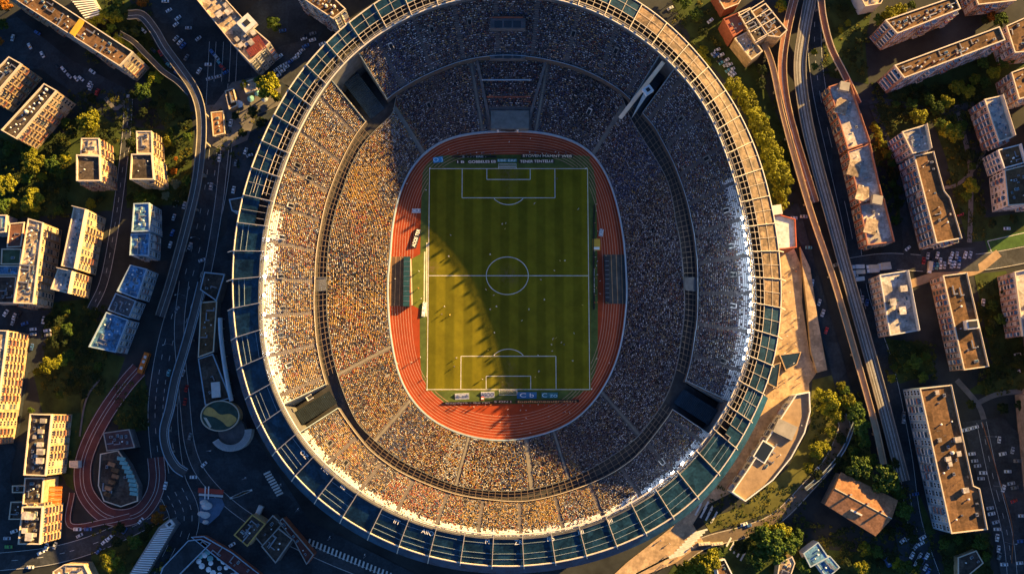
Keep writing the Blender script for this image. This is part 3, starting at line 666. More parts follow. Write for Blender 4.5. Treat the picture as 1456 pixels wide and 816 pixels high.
# a seated figure: tapering torso, thighs forward, head (faces towards the pitch, local -x)
def frustum(x0, x1, y, z0, x2, x3, y2, z1): return [(x0, -y, z0), (x1, -y, z0), (x1, y, z0), (x0, y, z0), (x2, -y2, z1), (x3, -y2, z1), (x3, y2, z1), (x2, y2, z1)]
pv = frustum(-.16, .16, .22, .40, -.13, .13, .25, .98) + frustum(-.11, .12, .09, 1.02, -.09, .09, .08, 1.27) + frustum(-.52, -.10, .19, .40, -.50, -.12, .18, .58)
_q = [(4, 5, 6, 7), (0, 1, 5, 4), (1, 2, 6, 5), (2, 3, 7, 6), (3, 0, 4, 7)]
pf = [tuple(i + 8 * j for i in f) for j in range(3) for f in _q]; pc = [0] * 5 + [1] * 5 + [2] * 5
pal = np.array([(.030, .034, .06), (.15, .035, .03), (.74, .75, .77), (.55, .35, .14), (.24, .18, .15), (.06, .11, .28), (.64, .38, .07), (.45, .09, .04), (.55, .43, .28), (.02, .02, .022)])
palw = np.array([.21, .12, .09, .23, .08, .045, .09, .03, .065, .04]); palw = palw / palw.sum()
hair = np.array([(.03, .02, .015), (.12, .07, .035), (.45, .30, .2), (.02, .02, .02), (.5, .5, .5)])
pts, yaw = [], []
white_pts, white_yaw = [], []
vw = np.array(VOMW)
def near_aisle(th, r, lst, w): return any(abs((th - a + PI) % (2 * PI) - PI) * r < w for a in lst)
def seats(R0, R1, z0, z1, rows, aisles, upper):
    for k in range(rows):
        f = (k + .45) / rows; z = z0 + (z1 - z0) * k / rows
        rmean = float(np.mean(R0 + (R1 - R0) * f)); n = int(2 * PI * rmean / 0.52); t0 = rng.random()
        for j in range(n):
            th = (j + t0) / n * 2 * PI
            if upper and in_gap(th): continue
            r = rad(R0, th) + (rad(R1, th) - rad(R0, th)) * f
            if near_aisle(th, r, aisles, 0.75 if upper else 1.0): continue
            x, y = SC[0] + r * math.cos(th), SC[1] + r * math.sin(th)
            if np.min((vw[:, 0] - x) ** 2 + (vw[:, 1] - y) ** 2) < 2.6: continue
            if not upper and TUN[0] < th < TUN[1] and r < TUN_R: continue
            if not upper and rad(R1, th) - rad(R0, th) < 3: continue
            if upper and k >= rows - 6:
                d = math.degrees(th)
                side = d > 318 or d < 22 or 166 < d < 318
                if side and (k >= rows - 5 or (d < 22 or d > 322 or 166 < d < 205)) and rng.random() > (.55 if k < rows - 4 else .2):
                    white_pts.append((x, y, z)); white_yaw.append(th); continue
            if rng.random() < 0.04 + .5 * max(0, math.sin(x * .21 + 2) * math.sin(y * .19 + .7) * math.sin(th * 9) - .55): continue
            pts.append((x + rng.normal(0, .03), y + rng.normal(0, .03), z)); yaw.append(th + rng.normal(0, .15))
seats(RA + .3, RB, ZA, ZB, NL, AISL_L, False)
seats(RU + .4, RT, ZU, ZT, NU, AISL_U, True)
pts = np.array(pts); n = len(pts)
# supporters sit in blocks: block noise shifts the mix of clothing
blk = (np.sin(pts[:, 0] * .13 + 1.3) * np.sin(pts[:, 1] * .11 + .4) + np.sin(pts[:, 0] * .31 + pts[:, 1] * .23)) * .5
ci = rng.choice(len(pal), n, p=palw); warm = (blk > .45) & (rng.random(n) < .45); ci[warm] = rng.choice([3, 6, 7], warm.sum())
cool = (blk < -.55) & (rng.random(n) < .4); ci[cool] = rng.choice([0, 5, 2], cool.sum())
tang = np.arctan2(pts[:, 1] - SC[1], pts[:, 0] - SC[0]) % (2 * PI); prad = np.hypot(pts[:, 0] - SC[0], pts[:, 1] - SC[1])
def block(u0, v0, u1, v1, z, cols, p):
    x0, y1 = P(u0, v0, z); x1, y0 = P(u1, v1, z); m = (pts[:, 0] > x0) & (pts[:, 0] < x1) & (pts[:, 1] > y0) & (pts[:, 1] < y1) & (rng.random(n) < p); ci[m] = rng.choice(cols, m.sum())
block(497, 238, 536, 284, 9, [6, 6, 3], .85); block(500, 300, 520, 348, 9, [7, 7, 3], .55); block(755, 700, 800, 740, 24, [6], .7); block(930, 575, 985, 640, 24, [6, 7, 3], .45)
block(650, 715, 780, 745, 24, [6, 3], .4); block(905, 60, 940, 100, 25, [7, 3], .6); block(866, 130, 895, 160, 12, [7, 3], .6); block(830, 690, 880, 715, 20, [6, 3], .5)
# sections lean to one colour, and some seats stay empty in clumps
sec = (tang / (2 * PI) * 40 + .2).astype(int) * 2 + (prad > np.interp(tang, np.append(TH, 2 * PI), np.append(RU, RU[0]))).astype(int)
dom, dpr = rng.integers(0, len(pal), 200), rng.uniform(0, .38, 200); m = rng.random(n) < dpr[sec]; ci[m] = dom[sec][m]
dg_ = np.degrees(tang); shade_cooled = ((dg_ > 290) | (dg_ < 122)) & np.isin(ci, [3, 6, 8, 7]) & (rng.random(n) < .72); ci[shade_cooled] = rng.choice([0, 0, 1, 1, 2, 4, 5, 9], shade_cooled.sum())  # north and east stands: cool tint of shade put into the clothing colours
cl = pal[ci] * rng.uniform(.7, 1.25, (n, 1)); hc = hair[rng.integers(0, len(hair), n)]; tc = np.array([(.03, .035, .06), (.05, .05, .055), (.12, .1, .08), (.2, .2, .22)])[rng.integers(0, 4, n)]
cap = rng.random(n) < .10; hc = np.where(cap[:, None], np.array([.78, .78, .8]) * np.ones((n, 1)), hc)
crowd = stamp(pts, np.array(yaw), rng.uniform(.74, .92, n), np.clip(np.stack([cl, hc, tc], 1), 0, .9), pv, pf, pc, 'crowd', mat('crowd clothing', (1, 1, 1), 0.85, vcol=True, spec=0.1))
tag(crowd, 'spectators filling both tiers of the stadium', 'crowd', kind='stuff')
sv = frustum(-.20, .20, .21, .30, -.20, .20, .21, .42) + frustum(.14, .24, .21, .42, .18, .26, .20, .85)
sf = [tuple(i + 8 * j for i in f) for j in range(2) for f in _q]
wp = np.array(white_pts) - np.array([SC[0], SC[1], 0]); nw = len(wp)
wc = np.repeat((np.array([.80, .80, .80]) * rng.uniform(.8, 1.0, (nw, 1)))[:, None, :], 1, 1)
ws = stamp(wp, np.array(white_yaw), np.full(nw, 1.0), wc, sv, sf, [0] * 10, 'white_seating', mat('seat plastic', (1, 1, 1), 0.35, vcol=True, spec=0.5), S); ws['kind'] = 'stuff'
print('crowd', n, 'seats', nw)

# ------------------------------------------------------------------ people
def person_mesh(name, pose, shirt, shorts, skin=(.42, .25, .17), hairc=(.04, .025, .015)):
    bm = bmesh.new(); sk = bm.verts.layers.skin.verify(); V = {}
    def v(k, p, r):
        q = bm.verts.new(p); q[sk].radius = (r, r * .9); V[k] = q; return q
    lean = 0.10 if pose == 'run' else 0.0
    v('pel', (0, 0, .96), .15)[sk].use_root = True
    v('belly', (0, -lean * .3, 1.12), .14); v('chest', (0, -lean, 1.34), .165); v('neck', (0, -lean * 1.2, 1.52), .06); v('head', (0, -lean * 1.4 - .01, 1.63), .10); v('crown', (0, -lean * 1.4, 1.76), .085)
    ed = [('pel', 'belly'), ('belly', 'chest'), ('chest', 'neck'), ('neck', 'head'), ('head', 'crown')]
    for s, n_ in ((-1, 'l'), (1, 'r')):
        if pose == 'run': kn, an, toe, el, ha = (.10 * s, -.28 * s, .55 if s > 0 else .50), (.10 * s, -.05 * s + .18 * (s < 0) , .16 if s > 0 else .12), None, (.26 * s, .20 * s, 1.16), (.22 * s, -.06 * s - .1, 1.12)
        elif pose == 'wide': kn, an, toe, el, ha = (.19 * s, -.03, .50), (.27 * s, 0, .09), None, (.44 * s, -.05, 1.30), (.62 * s, -.14, 1.22)
        else: kn, an, toe, el, ha = (.11 * s, -.02, .50), (.12 * s, 0, .09), None, (.27 * s, .02, 1.12), (.28 * s, -.10, .88)
        v('hip' + n_, (.10 * s, 0, .88), .105); v('knee' + n_, kn, .065); v('ank' + n_, an, .045); v('toe' + n_, (an[0], an[1] - .19, max(an[2] - .05, .03)), .04)
        v('sh' + n_, (.20 * s, -lean, 1.42), .07); v('el' + n_, el, .048); v('wr' + n_, ha, .036); v('hand' + n_, (ha[0], ha[1] - .08, ha[2] - .03), .035)
        ed += [('pel', 'hip' + n_), ('hip' + n_, 'knee' + n_), ('knee' + n_, 'ank' + n_), ('ank' + n_, 'toe' + n_), ('chest', 'sh' + n_), ('sh' + n_, 'el' + n_), ('el' + n_, 'wr' + n_), ('wr' + n_, 'hand' + n_)]
    for a_, b_ in ed: bm.edges.new((V[a_], V[b_]))
    me = bpy.data.meshes.new('tmp'); bm.to_mesh(me); bm.free()
    o = link('tmp', me); md = o.modifiers.new('s', 'SKIN'); md.use_smooth_shade = True; sb = o.modifiers.new('u', 'SUBSURF'); sb.levels = 1
    dg = bpy.context.evaluated_depsgraph_get(); out = bpy.data.meshes.new_from_object(o.evaluated_get(dg)); bpy.data.objects.remove(o); bpy.data.meshes.remove(me)
    out.name = name; out.materials.clear()
    for m_ in (mat('skin', skin, .6, var=0), shirt, shorts, mat('hair', hairc, .7, var=0), mat('boots', (.03, .03, .03), .6, var=0)): out.materials.append(m_)
    for p in out.polygons:
        z = p.center.z; x = abs(p.center.x)
        p.material_index = 4 if z < .12 else (2 if .56 < z < 1.0 and x < .24 else (3 if z > 1.70 or (z > 1.6 and p.center.y > .02) else (1 if 1.0 <= z < 1.50 and x < (.36 if pose == 'wide' else .27) and not (z < 1.12 and x > .2) else 0)))
    return out
kit = {'white': mat('white shirt', (.80, .80, .80), .8, var=0), 'navy': mat('navy shirt', (.05, .08, .2), .8, var=0), 'yellow': mat('yellow shirt', (.8, .62, .08), .8, var=0), 'grey': mat('grey coat', (.5, .5, .5), .8, var=0), 'orange': mat('orange bib', (.8, .25, .04), .8, var=0)}
PM = {}
def person(u, v, colr, pose, label, group, z=ZP + .03, yaw=None):
    key = (colr, pose)
    if key not in PM: PM[key] = person_mesh('person', pose, kit[colr], kit['white'] if colr == 'white' else kit['navy'])
    o = link('person', PM[key]); x, y = P(u, v, z); o.location = (x, y, z); o.rotation_euler = (0, 0, random.uniform(0, 6.28) if yaw is None else yaw); o.scale = (1.12, 1.12, 1.08)
    return tag(o, label, 'person', group)
players = [(638, 365, 'white', 'run'), (714, 319, 'white', 'run'), (718, 326, 'yellow', 'run'), (641, 335, 'white', 'stand'), (697, 362, 'white', 'run'), (760, 290, 'white', 'wide'), (792, 255, 'navy', 'stand'), (822, 298, 'white', 'wide'), (796, 371, 'yellow', 'run'), (803, 371, 'white', 'run'), (788, 385, 'white', 'stand'), (769, 398, 'white', 'stand'),
           (632, 436, 'white', 'run'), (640, 448, 'yellow', 'run'), (628, 447, 'navy', 'run'), (697, 440, 'white', 'run'), (691, 412, 'white', 'stand'), (702, 420, 'white', 'stand'), (703, 473, 'white', 'run'), (694, 498, 'yellow', 'stand'), (703, 505, 'white', 'stand'), (649, 509, 'white', 'run'), (646, 521, 'navy', 'run'), (686, 539, 'white', 'stand'), (719, 318, 'white', 'stand'),
           (742, 456, 'white', 'stand'), (752, 440, 'white', 'run'), (774, 426, 'white', 'run'), (786, 482, 'white', 'wide'), (790, 481, 'yellow', 'wide'), (798, 487, 'white', 'stand'), (784, 490, 'white', 'run'), (802, 490, 'navy', 'run'), (785, 499, 'white', 'stand'), (814, 513, 'white', 'run'), (766, 528, 'white', 'run'), (761, 536, 'yellow', 'run'), (828, 434, 'yellow', 'stand'), (816, 474, 'white', 'stand'), (706, 436, 'white', 'run'), (765, 505, 'white', 'stand')]
for sunny, name in ((True, 'on the sunlit part of the pitch'), (False, 'on the shaded part of the pitch')):
    lit = lambda p: p[0] < 700 and 0.5 * (p[0] - 600) + 345 < p[1]
    lst = [p for p in players if lit(p) == sunny]; od = ordinals(lst)
    for p, o_ in zip(lst, od):
        person(p[0], p[1], p[2], p[3], f'{p[2]}-shirted player {dict(run="running", stand="standing", wide="with arms spread")[p[3]]} {name}, {o_}', 'players on the pitch')
staff = [(724, 203, 'white'), (675, 187, 'grey'), (736, 190, 'orange'), (754, 198, 'white'), (773, 191, 'white'), (638, 214, 'grey'), (699, 185, 'grey'), (722, 582, 'white'), (722, 590, 'white'), (740, 583, 'white'), (748, 583, 'white'), (748, 594, 'white'), (742, 602, 'grey'), (754, 615, 'white'), (780, 592, 'grey'), (711, 600, 'white'), (858, 341, 'orange'), (849, 372, 'white'), (846, 382, 'orange'), (849, 391, 'white'), (853, 400, 'white'), (862, 430, 'yellow'), (849, 430, 'orange'), (853, 418, 'grey'), (579, 262, 'white'), (606, 271, 'white'), (562, 397, 'white'), (596, 386, 'white'), (599, 425, 'white'), (595, 410, 'orange'), (566, 517, 'white'), (585, 515, 'white'), (598, 508, 'white'), (607, 535, 'grey'), (848, 510, 'white'), (866, 516, 'white')]
random.seed(9)
for (n_, u0, u1, v) in ((9, 648, 705, 219), (7, 745, 812, 218.5), (8, 640, 700, 577), (9, 738, 822, 576), (5, 800, 812, 586)):
    staff += [(u0 + (u1 - u0) * (k + random.uniform(.1, .9)) / n_, v + random.uniform(-1.5, 1.5), random.choice(['navy', 'grey', 'orange', 'white', 'navy'])) for k in range(n_)]
staff += [(847 + random.uniform(-2, 3), 290 + k * 13 + random.uniform(-3, 3), random.choice(['white', 'grey', 'orange', 'navy'])) for k in range(12)]
groups = {'the running track at the tunnel end': lambda p: p[1] < 230, 'the running track behind the lower goal': lambda p: p[1] > 570, 'the shaded touchline track': lambda p: p[0] > 840 and 230 < p[1] < 570, 'the bench side of the track': lambda p: p[0] < 620 and 230 < p[1] < 570}
for name, f in groups.items():
    lst = [p for p in staff if f(p) and not (name.startswith('the shaded') and p[1] > 570)]; od = ordinals(lst)
    for p, o_ in zip(lst, od): person(p[0], p[1], p[2], 'stand', f'person in {p[2]} top on {name}, {o_}', 'people standing round the track')

random.seed(5)
walk = [(random.uniform(1112, 1136), random.uniform(365, 500)) for _ in range(16)] + [(random.uniform(930, 990), random.uniform(765, 805)) for _ in range(8)] + [(random.uniform(1100, 1145), random.uniform(530, 560)) for _ in range(6)]
for name, f in (('the pale plaza by the lower crossing', lambda p: p[0] < 1000), ('the pale plaza right of the stadium', lambda p: p[0] > 1000)):
    lst = [p for p in walk if f(p)]
    for p, o_ in zip(lst, ordinals(lst)):
        c_ = random.choice(['navy', 'white', 'grey', 'orange', 'navy']); person(p[0], p[1], c_, random.choice(['stand', 'run']), f'person in {c_} top walking on {name}, {o_}', 'people on the plaza', z=.2)
# ------------------------------------------------------------------ goals, benches, boards
def goal(u0, u1, v, depth, label):
    x0, y = P(u0, v, ZP); x1, _ = P(u1, v, ZP); w = x1 - x0; e = empty('goal', ((x0 + x1) / 2, y, ZP + .03), label, 'goal', 'football goals')
    b = MB(); h = 2.44
    b.tube((-w / 2, 0, 0), (-w / 2, 0, h), .10, 8); b.tube((w / 2, 0, 0), (w / 2, 0, h), .10, 8); b.tube((-w / 2, 0, h), (w / 2, 0, h), .10, 8)
    for s in (-1, 1):
        b.tube((s * w / 2, 0, h), (s * w / 2, depth * .4, h), .07, 6); b.tube((s * w / 2, depth * .4, h), (s * w / 2, depth, 0), .07, 6)
    b.tube((-w / 2, depth, 0), (w / 2, depth, 0), .07, 6)
    b.build('frame', white, e)
    n = MB(); k = 24
    for i in range(k + 1):
        x = -w / 2 + w * i / k; n.bar((x, 0, h), (x, depth * .4, h - .05), .02, .02); n.bar((x, depth * .4, h - .05), (x, depth, .05), .02, .02)
    for j in range(6): t = j / 5; n.bar((-w / 2, depth * .4 * t, h - .05), (w / 2, depth * .4 * t, h - .05), .02, .02); n.bar((-w / 2, depth * (.4 + .6 * t), (h - .05) * (1 - t) + .05), (w / 2, depth * (.4 + .6 * t), (h - .05) * (1 - t) + .05), .02, .02)
    n.build('net', white, e)
goal(709, 734, 240, 2.2, 'white football goal at the tunnel end of the pitch')
goal(710, 735, 554, -2.2, 'white football goal at the sunlit lower end of the pitch')
for (u, v) in ((611, 240), (833, 240), (607, 554), (841, 553)):
    x, y = P(u, v, ZP); c = ('upper' if v < 400 else 'lower', 'bench side' if u < 700 else 'far side')
    b = MB(); b.cyl(0, 0, 0, 1.6, .05, 6, 0); b.box(.28, 0, 1.35, .5, .05, .4, 0, 1); b.cyl(0, 0, 0, .06, .3, 8, 0)
    o = b.build('corner_flag', [white, kit['white']]); o.location = (x, y, ZP + .03)
    tag(o, f'white corner flag at the {c[0]} {c[1]} corner of the pitch', 'corner flag', 'corner flags')
def board(u0, v0, u1, v1, body, bg_m, fg, label, size=1.6, tilt=0.9, depth=1.7, group='advertising boards around the pitch', name='advertising_board', cat='advertising board', z=ZP + .03):
    x0, y0 = P(u0, v0, z); x1, y1 = P(u1, v1, z); L_ = math.hypot(x1 - x0, y1 - y0); a = math.atan2(y1 - y0, x1 - x0)
    e = empty(name, ((x0 + x1) / 2, (y0 + y1) / 2, z), label, cat, group, a)
    b = MB(); c, s = math.cos(tilt), math.sin(tilt); d = depth / 2
    b.hull([(-L_ / 2, -d * c, 0), (L_ / 2, -d * c, 0), (L_ / 2, d * c, 2 * d * s), (-L_ / 2, d * c, 2 * d * s), (-L_ / 2, d * c + .12, 0), (L_ / 2, d * c + .12, 0)], ((0, 1, 2, 3), (3, 2, 5, 4), (0, 4, 5, 1), (0, 3, 4), (1, 5, 2)))
    b.build('panel', bg_m, e)
    if body:
        t = text_obj(body, size, fg, e, (0, -.03 * s, d * s + .05), 0, tilt, ext=.01)
        xs = [v.co.x for v in t.data.vertices]; wd = max(xs) - min(xs) if xs else 0
        if wd > 0: k = min(1.6, L_ * .94 / wd); t.scale = (k, 1, 1)
    return e
black_b = mat('black board', (.02, .022, .028), .5, var=0); blue_b = mat('blue board', (.03, .16, .36), .5, var=.15); white_b = mat('white board', (.62, .64, .66), .5, var=.1); teal_b = mat('teal board', (.03, .16, .20), .5, var=.15)
wt = mat('board lettering', (.85, .85, .85), .5, var=0); bt = mat('dark lettering', (.05, .08, .2), .5, var=0); rt = mat('red lettering', (.6, .08, .05), .5, var=0); ct = mat('pale blue lettering', (.45, .72, .85), .5, var=0)
board(665, 231, 706, 230.5, 'GOBBELES EB', black_b, wt, 'black board with long pale lettering beside the upper goal, bench side', 2.0)
board(649, 231, 661, 231, 'I B', black_b, wt, 'short black board with two pale letters near the upper blue sign', 1.8)
board(738, 230.5, 788, 230, 'TENER TENTELLE', black_b, wt, 'black board with long pale lettering beside the upper goal, far side', 2.0)
board(741, 222.5, 815, 223, 'STOVEN MAMNT WEB', black_b, mat('cream lettering', (.85, .78, .62), .5, var=0), 'long rear board with cream lettering below the orange patch of track', 1.9)
board(707, 229, 735, 229, 'EBE ERF', teal_b, ct, 'teal board with pale lettering right behind the upper goal', 1.7)
board(643, 223.5, 706, 223.5, 'S  - - - ERE -', black_b, wt, 'long low rear board behind the upper goal line, bench side', 1.3, depth=1.0)
board(733, 571, 823, 570, 'foodtameouer-start', black_b, mat('amber lettering', (.85, .5, .25), .5, var=0), 'long board with amber lettering behind the lower goal', 2.0)
board(630, 573, 700, 572, 'ennsdere - ibe ran', black_b, wt, 'long board with pale lettering along the sunlit end of the track', 1.6, depth=1.2)
board(702, 571, 728, 571, 'S ON I', black_b, wt, 'short dark board right behind the lower goal', 1.6)
board(647, 564, 667, 563, 'ab-aah', white_b, bt, 'silver board with dark lettering on the sunlit lower end', 2.0, .35, 2.6)
board(684, 561.5, 703, 561, 'ASOO', white_b, bt, 'white board with dark lettering in front of the lower goal line', 2.4, .35, 2.6)
board(735, 562, 763, 562, 'C b', blue_b, wt, 'blue board with a white ring sign beside the lower goal', 2.6, .35, 2.8)
board(770, 562, 793, 562, 'C zo', teal_b, ct, 'teal board with pale blue lettering near the shaded lower corner', 2.6, .35, 2.4)
board(616, 228.5, 630, 227, 'O )', mat('bright blue board', (.02, .22, .50), .4, var=.1), ct, 'bright blue board with pale rings at the upper bench side corner', 2.4, .4, 2.4)
board(844, 392, 845, 292, None, black_b, wt, 'low dark board along the shaded touchline, upper length', depth=.8)
board(845, 440, 844.5, 358, 'ini on rio inoo', black_b, wt, 'low lettered board along the shaded touchline by halfway', 1.1, depth=.9)
board(586, 300, 598, 300, 'CIU', white_b, bt, 'small white board lying on the red track, bench side', 1.8, .3, 1.8)
board(588, 352, 596, 326, 'ADDE TER', black_b, wt, 'black board with stacked pale lettering beside the bench area', 2.2, .4, 2.4)
board(602, 450, 604, 430, 'E B O', white_b, bt, 'pale board at the lower end of the bench area', 1.6, .5, 1.6)
board(854, 336, 856, 326, 'DS', white_b, bt, 'small white board with dark letters on the shaded track', 1.9, .3, 1.7)
for (u, v, w, d, m_, lab) in ((848, 348, 3.2, 5.0, yellow_m, 'yellow and white mat on the shaded side of the track'), (686, 563, 1.2, 3.2, rt, 'red curved mat beside the white board at the lower end')):
    b = MB(); b.box(0, 0, .12, w, d, .24, 0, 0); b.box(0, -d * .32, .26, w * .8, d * .22, .1, 0, 1); o = b.build('landing_mat', [m_, white]); x, y = P(u, v, ZP); o.location = (x, y, ZP + .03); tag(o, lab, 'mat')
def dugout(u0, u1, v0, v1, label, m):
    x0, y0 = P(u0, v1, ZP); x1, y1 = P(u1, v0, ZP); e = empty('dugout', ((x0 + x1) / 2, (y0 + y1) / 2, ZP), label, 'dugout', 'team dugouts')
    w, l = x1 - x0, y1 - y0; b = MB(); b.box(0, 0, 2.2, w, l, .18); b.box(-w / 2 + .1, 0, 1.1, .15, l, 2.1); b.box(0, l / 2 - .08, 1.1, w, .15, 2.1); b.box(0, -l / 2 + .08, 1.1, w, .15, 2.1); b.build('shelter', m, e)
    for k in range(10):
        b = MB(); y = -l / 2 + l * (k + .5) / 10; b.box(-w * .1, y, .5, .6, l / 14, .12); b.box(-w * .1 - .3, y, .85, .1, l / 14, .7); b.build('seat', steel, e)
    for k in range(9):
        b = MB(); b.box(0, -l / 2 + l * (k + 1) / 10, 2.33, w, .12, .08); b.build('rib', steel, e)
dugout(574, 584, 366, 436, 'dark teal roofed dugout at the sunlit bench side of the pitch', mat('teal roof', (.02, .07, .085), .4, var=.2))
dugout(860, 865, 366, 430, 'narrow dark dugout at the shaded side of the pitch', dark)
b = MB(); zl = ZP + .018
for q in (((584, 368), (586, 434)), ((604, 358), (603, 442)), ((607.0, 345), (606.5, 450))): strip(b, [P(q[0][0], q[0][1], ZP), P(q[1][0], q[1][1], ZP)], 0, .55, zl)
tag(b.build('touchline_marking', mat('cream line', (.72, .66, .45), .8)), kind='structure')
sheet('technical_area', [(586, 368), (604, 358), (603, 442), (586, 434)], mat('bright turf', (.13, .155, .022), .95, var=.2), z=ZP + .012)

# ------------------------------------------------------------------ buildings
def window_mesh(name, fm, gm, balcony=False):
    b = MB()      # unit opening: x along the wall -.5...5, z 0..1, y outwards is -1 (metres)
    b.box(0, -.03, .5, .84, .06, .90, 0, 1)
    for s in (-1, 1): b.box(s * .46, -.07, .5, .08, .14, 1.0, 0, 0)
    b.box(0, -.07, .975, .84, .14, .05, 0, 0); b.box(0, -.10, .025, .84, .2, .05, 0, 0); b.box(0, -.07, .5, .05, .10, .88, 0, 0)
    if balcony:
        b.box(0, -.62, -.06, 1.1, 1.2, .08, 0, 0); b.box(0, -1.19, .18, 1.1, .07, .42, 0, 2)
        for s in (-1, 1): b.box(s * .53, -.6, .18, .04, 1.1, .42, 0, 2)
    return b.mesh(name, [fm, gm, dark if not balcony else balcony])
WIN = {'cream': window_mesh('window', cream, glass), 'white': window_mesh('window', white, glass), 'dark': window_mesh('window', dark, glass)}
WIN['cream_b'] = window_mesh('balcony', cream, glass, w_tan); WIN['white_b'] = window_mesh('balcony', white, glass, w_white); WIN['dark_b'] = window_mesh('balcony', concrete, glass, w_blue)
blind = mat('drawn blind', (.45, .38, .28), .7, var=0); glass2 = mat('blue glass', (.05, .09, .12), .1, var=0, spec=.6)
WALT = {}
for nm_, fm_, bm_ in (('cream', cream, w_tan), ('white', white, w_white), ('dark', dark, w_blue)):
    WALT[nm_] = [WIN[nm_], WIN[nm_], window_mesh('window', fm_, blind), window_mesh('window', concrete, glass2)]
    WALT[nm_ + '_b'] = [WIN[nm_ + '_b'], WIN[nm_ + '_b'], window_mesh('balcony', fm_, glass2, brick), window_mesh('balcony', concrete, blind, bm_)]
UNITS = {}
def unit_mesh(kind):
    if kind in UNITS: return UNITS[kind]
    b = MB()
    if kind == 'air_conditioner': b.box(0, 0, .45, 1.3, .9, .9, 0, 0); b.cyl(0, 0, .9, .98, .36, 10, 1); ms = [steel, dark]
    elif kind == 'roof_vent': b.cyl(0, 0, 0, .9, .25, 8, 0); b.cyl(0, 0, .9, 1.1, .42, 8, 0, .2); ms = [white]
    elif kind == 'stair_house': b.box(0, 0, 1.1, 2.6, 2.2, 2.2, 0, 0); b.box(0, 0, 2.28, 2.9, 2.5, .16, 0, 1); b.box(0, -1.12, .95, .8, .06, 1.8, 0, 2); ms = [concrete, r_grey, dark]
    elif kind == 'skylight': b.box(0, 0, .2, 1.6, 1.1, .4, 0, 0); b.hull([(-.75, -.5, .4), (.75, -.5, .4), (.75, .5, .4), (-.75, .5, .4), (-.55, 0, .75), (.55, 0, .75)], ((0, 1, 5, 4), (2, 3, 4, 5), (1, 2, 5), (3, 0, 4)), 1); ms = [w_white, mat('skylight glass', (.05, .10, .14), .15, var=0, spec=.5)]
    elif kind == 'duct': b.box(0, 0, .5, 4.0, .5, .5, 0, 0); b.box(1.7, .8, .5, .5, 1.4, .5, 0, 0); b.box(-1.4, 0, .1, .2, .4, .4, 0, 0); ms = [steel]
    elif kind == 'water_tank': b.cyl(0, 0, .2, 1.9, .85, 12, 0); b.cyl(0, 0, 1.9, 2.2, .85, 12, 0, .15); ms = [w_white]
    elif kind == 'antenna': b.cyl(0, 0, 0, 3.2, .06, 5, 0); b.bar((-.7, 0, 2.8), (.7, 0, 2.8), .06, .06, 0); b.bar((-.5, 0, 2.3), (.5, 0, 2.3), .06, .06, 0); ms = [steel]
    elif kind == 'chimney': b.box(0, 0, .9, .9, .7, 1.8, 0, 0); b.box(0, 0, 1.86, 1.05, .85, .12, 0, 1); ms = [brick, concrete]
    UNITS[kind] = b.mesh(kind, ms); return UNITS[kind]
def inset(poly, d):
    n = len(poly); out = []
    A2 = sum(poly[i][0] * poly[(i + 1) % n][1] - poly[(i + 1) % n][0] * poly[i][1] for i in range(n))
    for i in range(n):
        p0, p1, p2 = Vector(poly[i - 1]), Vector(poly[i]), Vector(poly[(i + 1) % n])
        d1, d2 = (p1 - p0).normalized(), (p2 - p1).normalized(); n1, n2 = Vector((-d1.y, d1.x)), Vector((-d2.y, d2.x))
        s = 1 if A2 > 0 else -1; m_ = (n1 + n2); k = d / max(.35, (1 + n1.dot(n2)) / 2); q = p1 + m_.normalized() * s * min(k, 2.2 * d) if m_.length > 1e-6 else p1
        out.append((q.x, q.y))
    return out
def ccw(poly):
    A2 = sum(poly[i][0] * poly[(i + 1) % len(poly)][1] - poly[(i + 1) % len(poly)][0] * poly[i][1] for i in range(len(poly)))
    return poly if A2 > 0 else poly[::-1]
def inside(p, poly):
    c = False; n = len(poly)
    for i in range(n):
        (x1, y1), (x2, y2) = poly[i], poly[(i + 1) % n]
        if (y1 > p[1]) != (y2 > p[1]) and p[0] < (x2 - x1) * (p[1] - y1) / (y2 - y1) + x1: c = not c
    return c
NB = [0]; FOOT = []
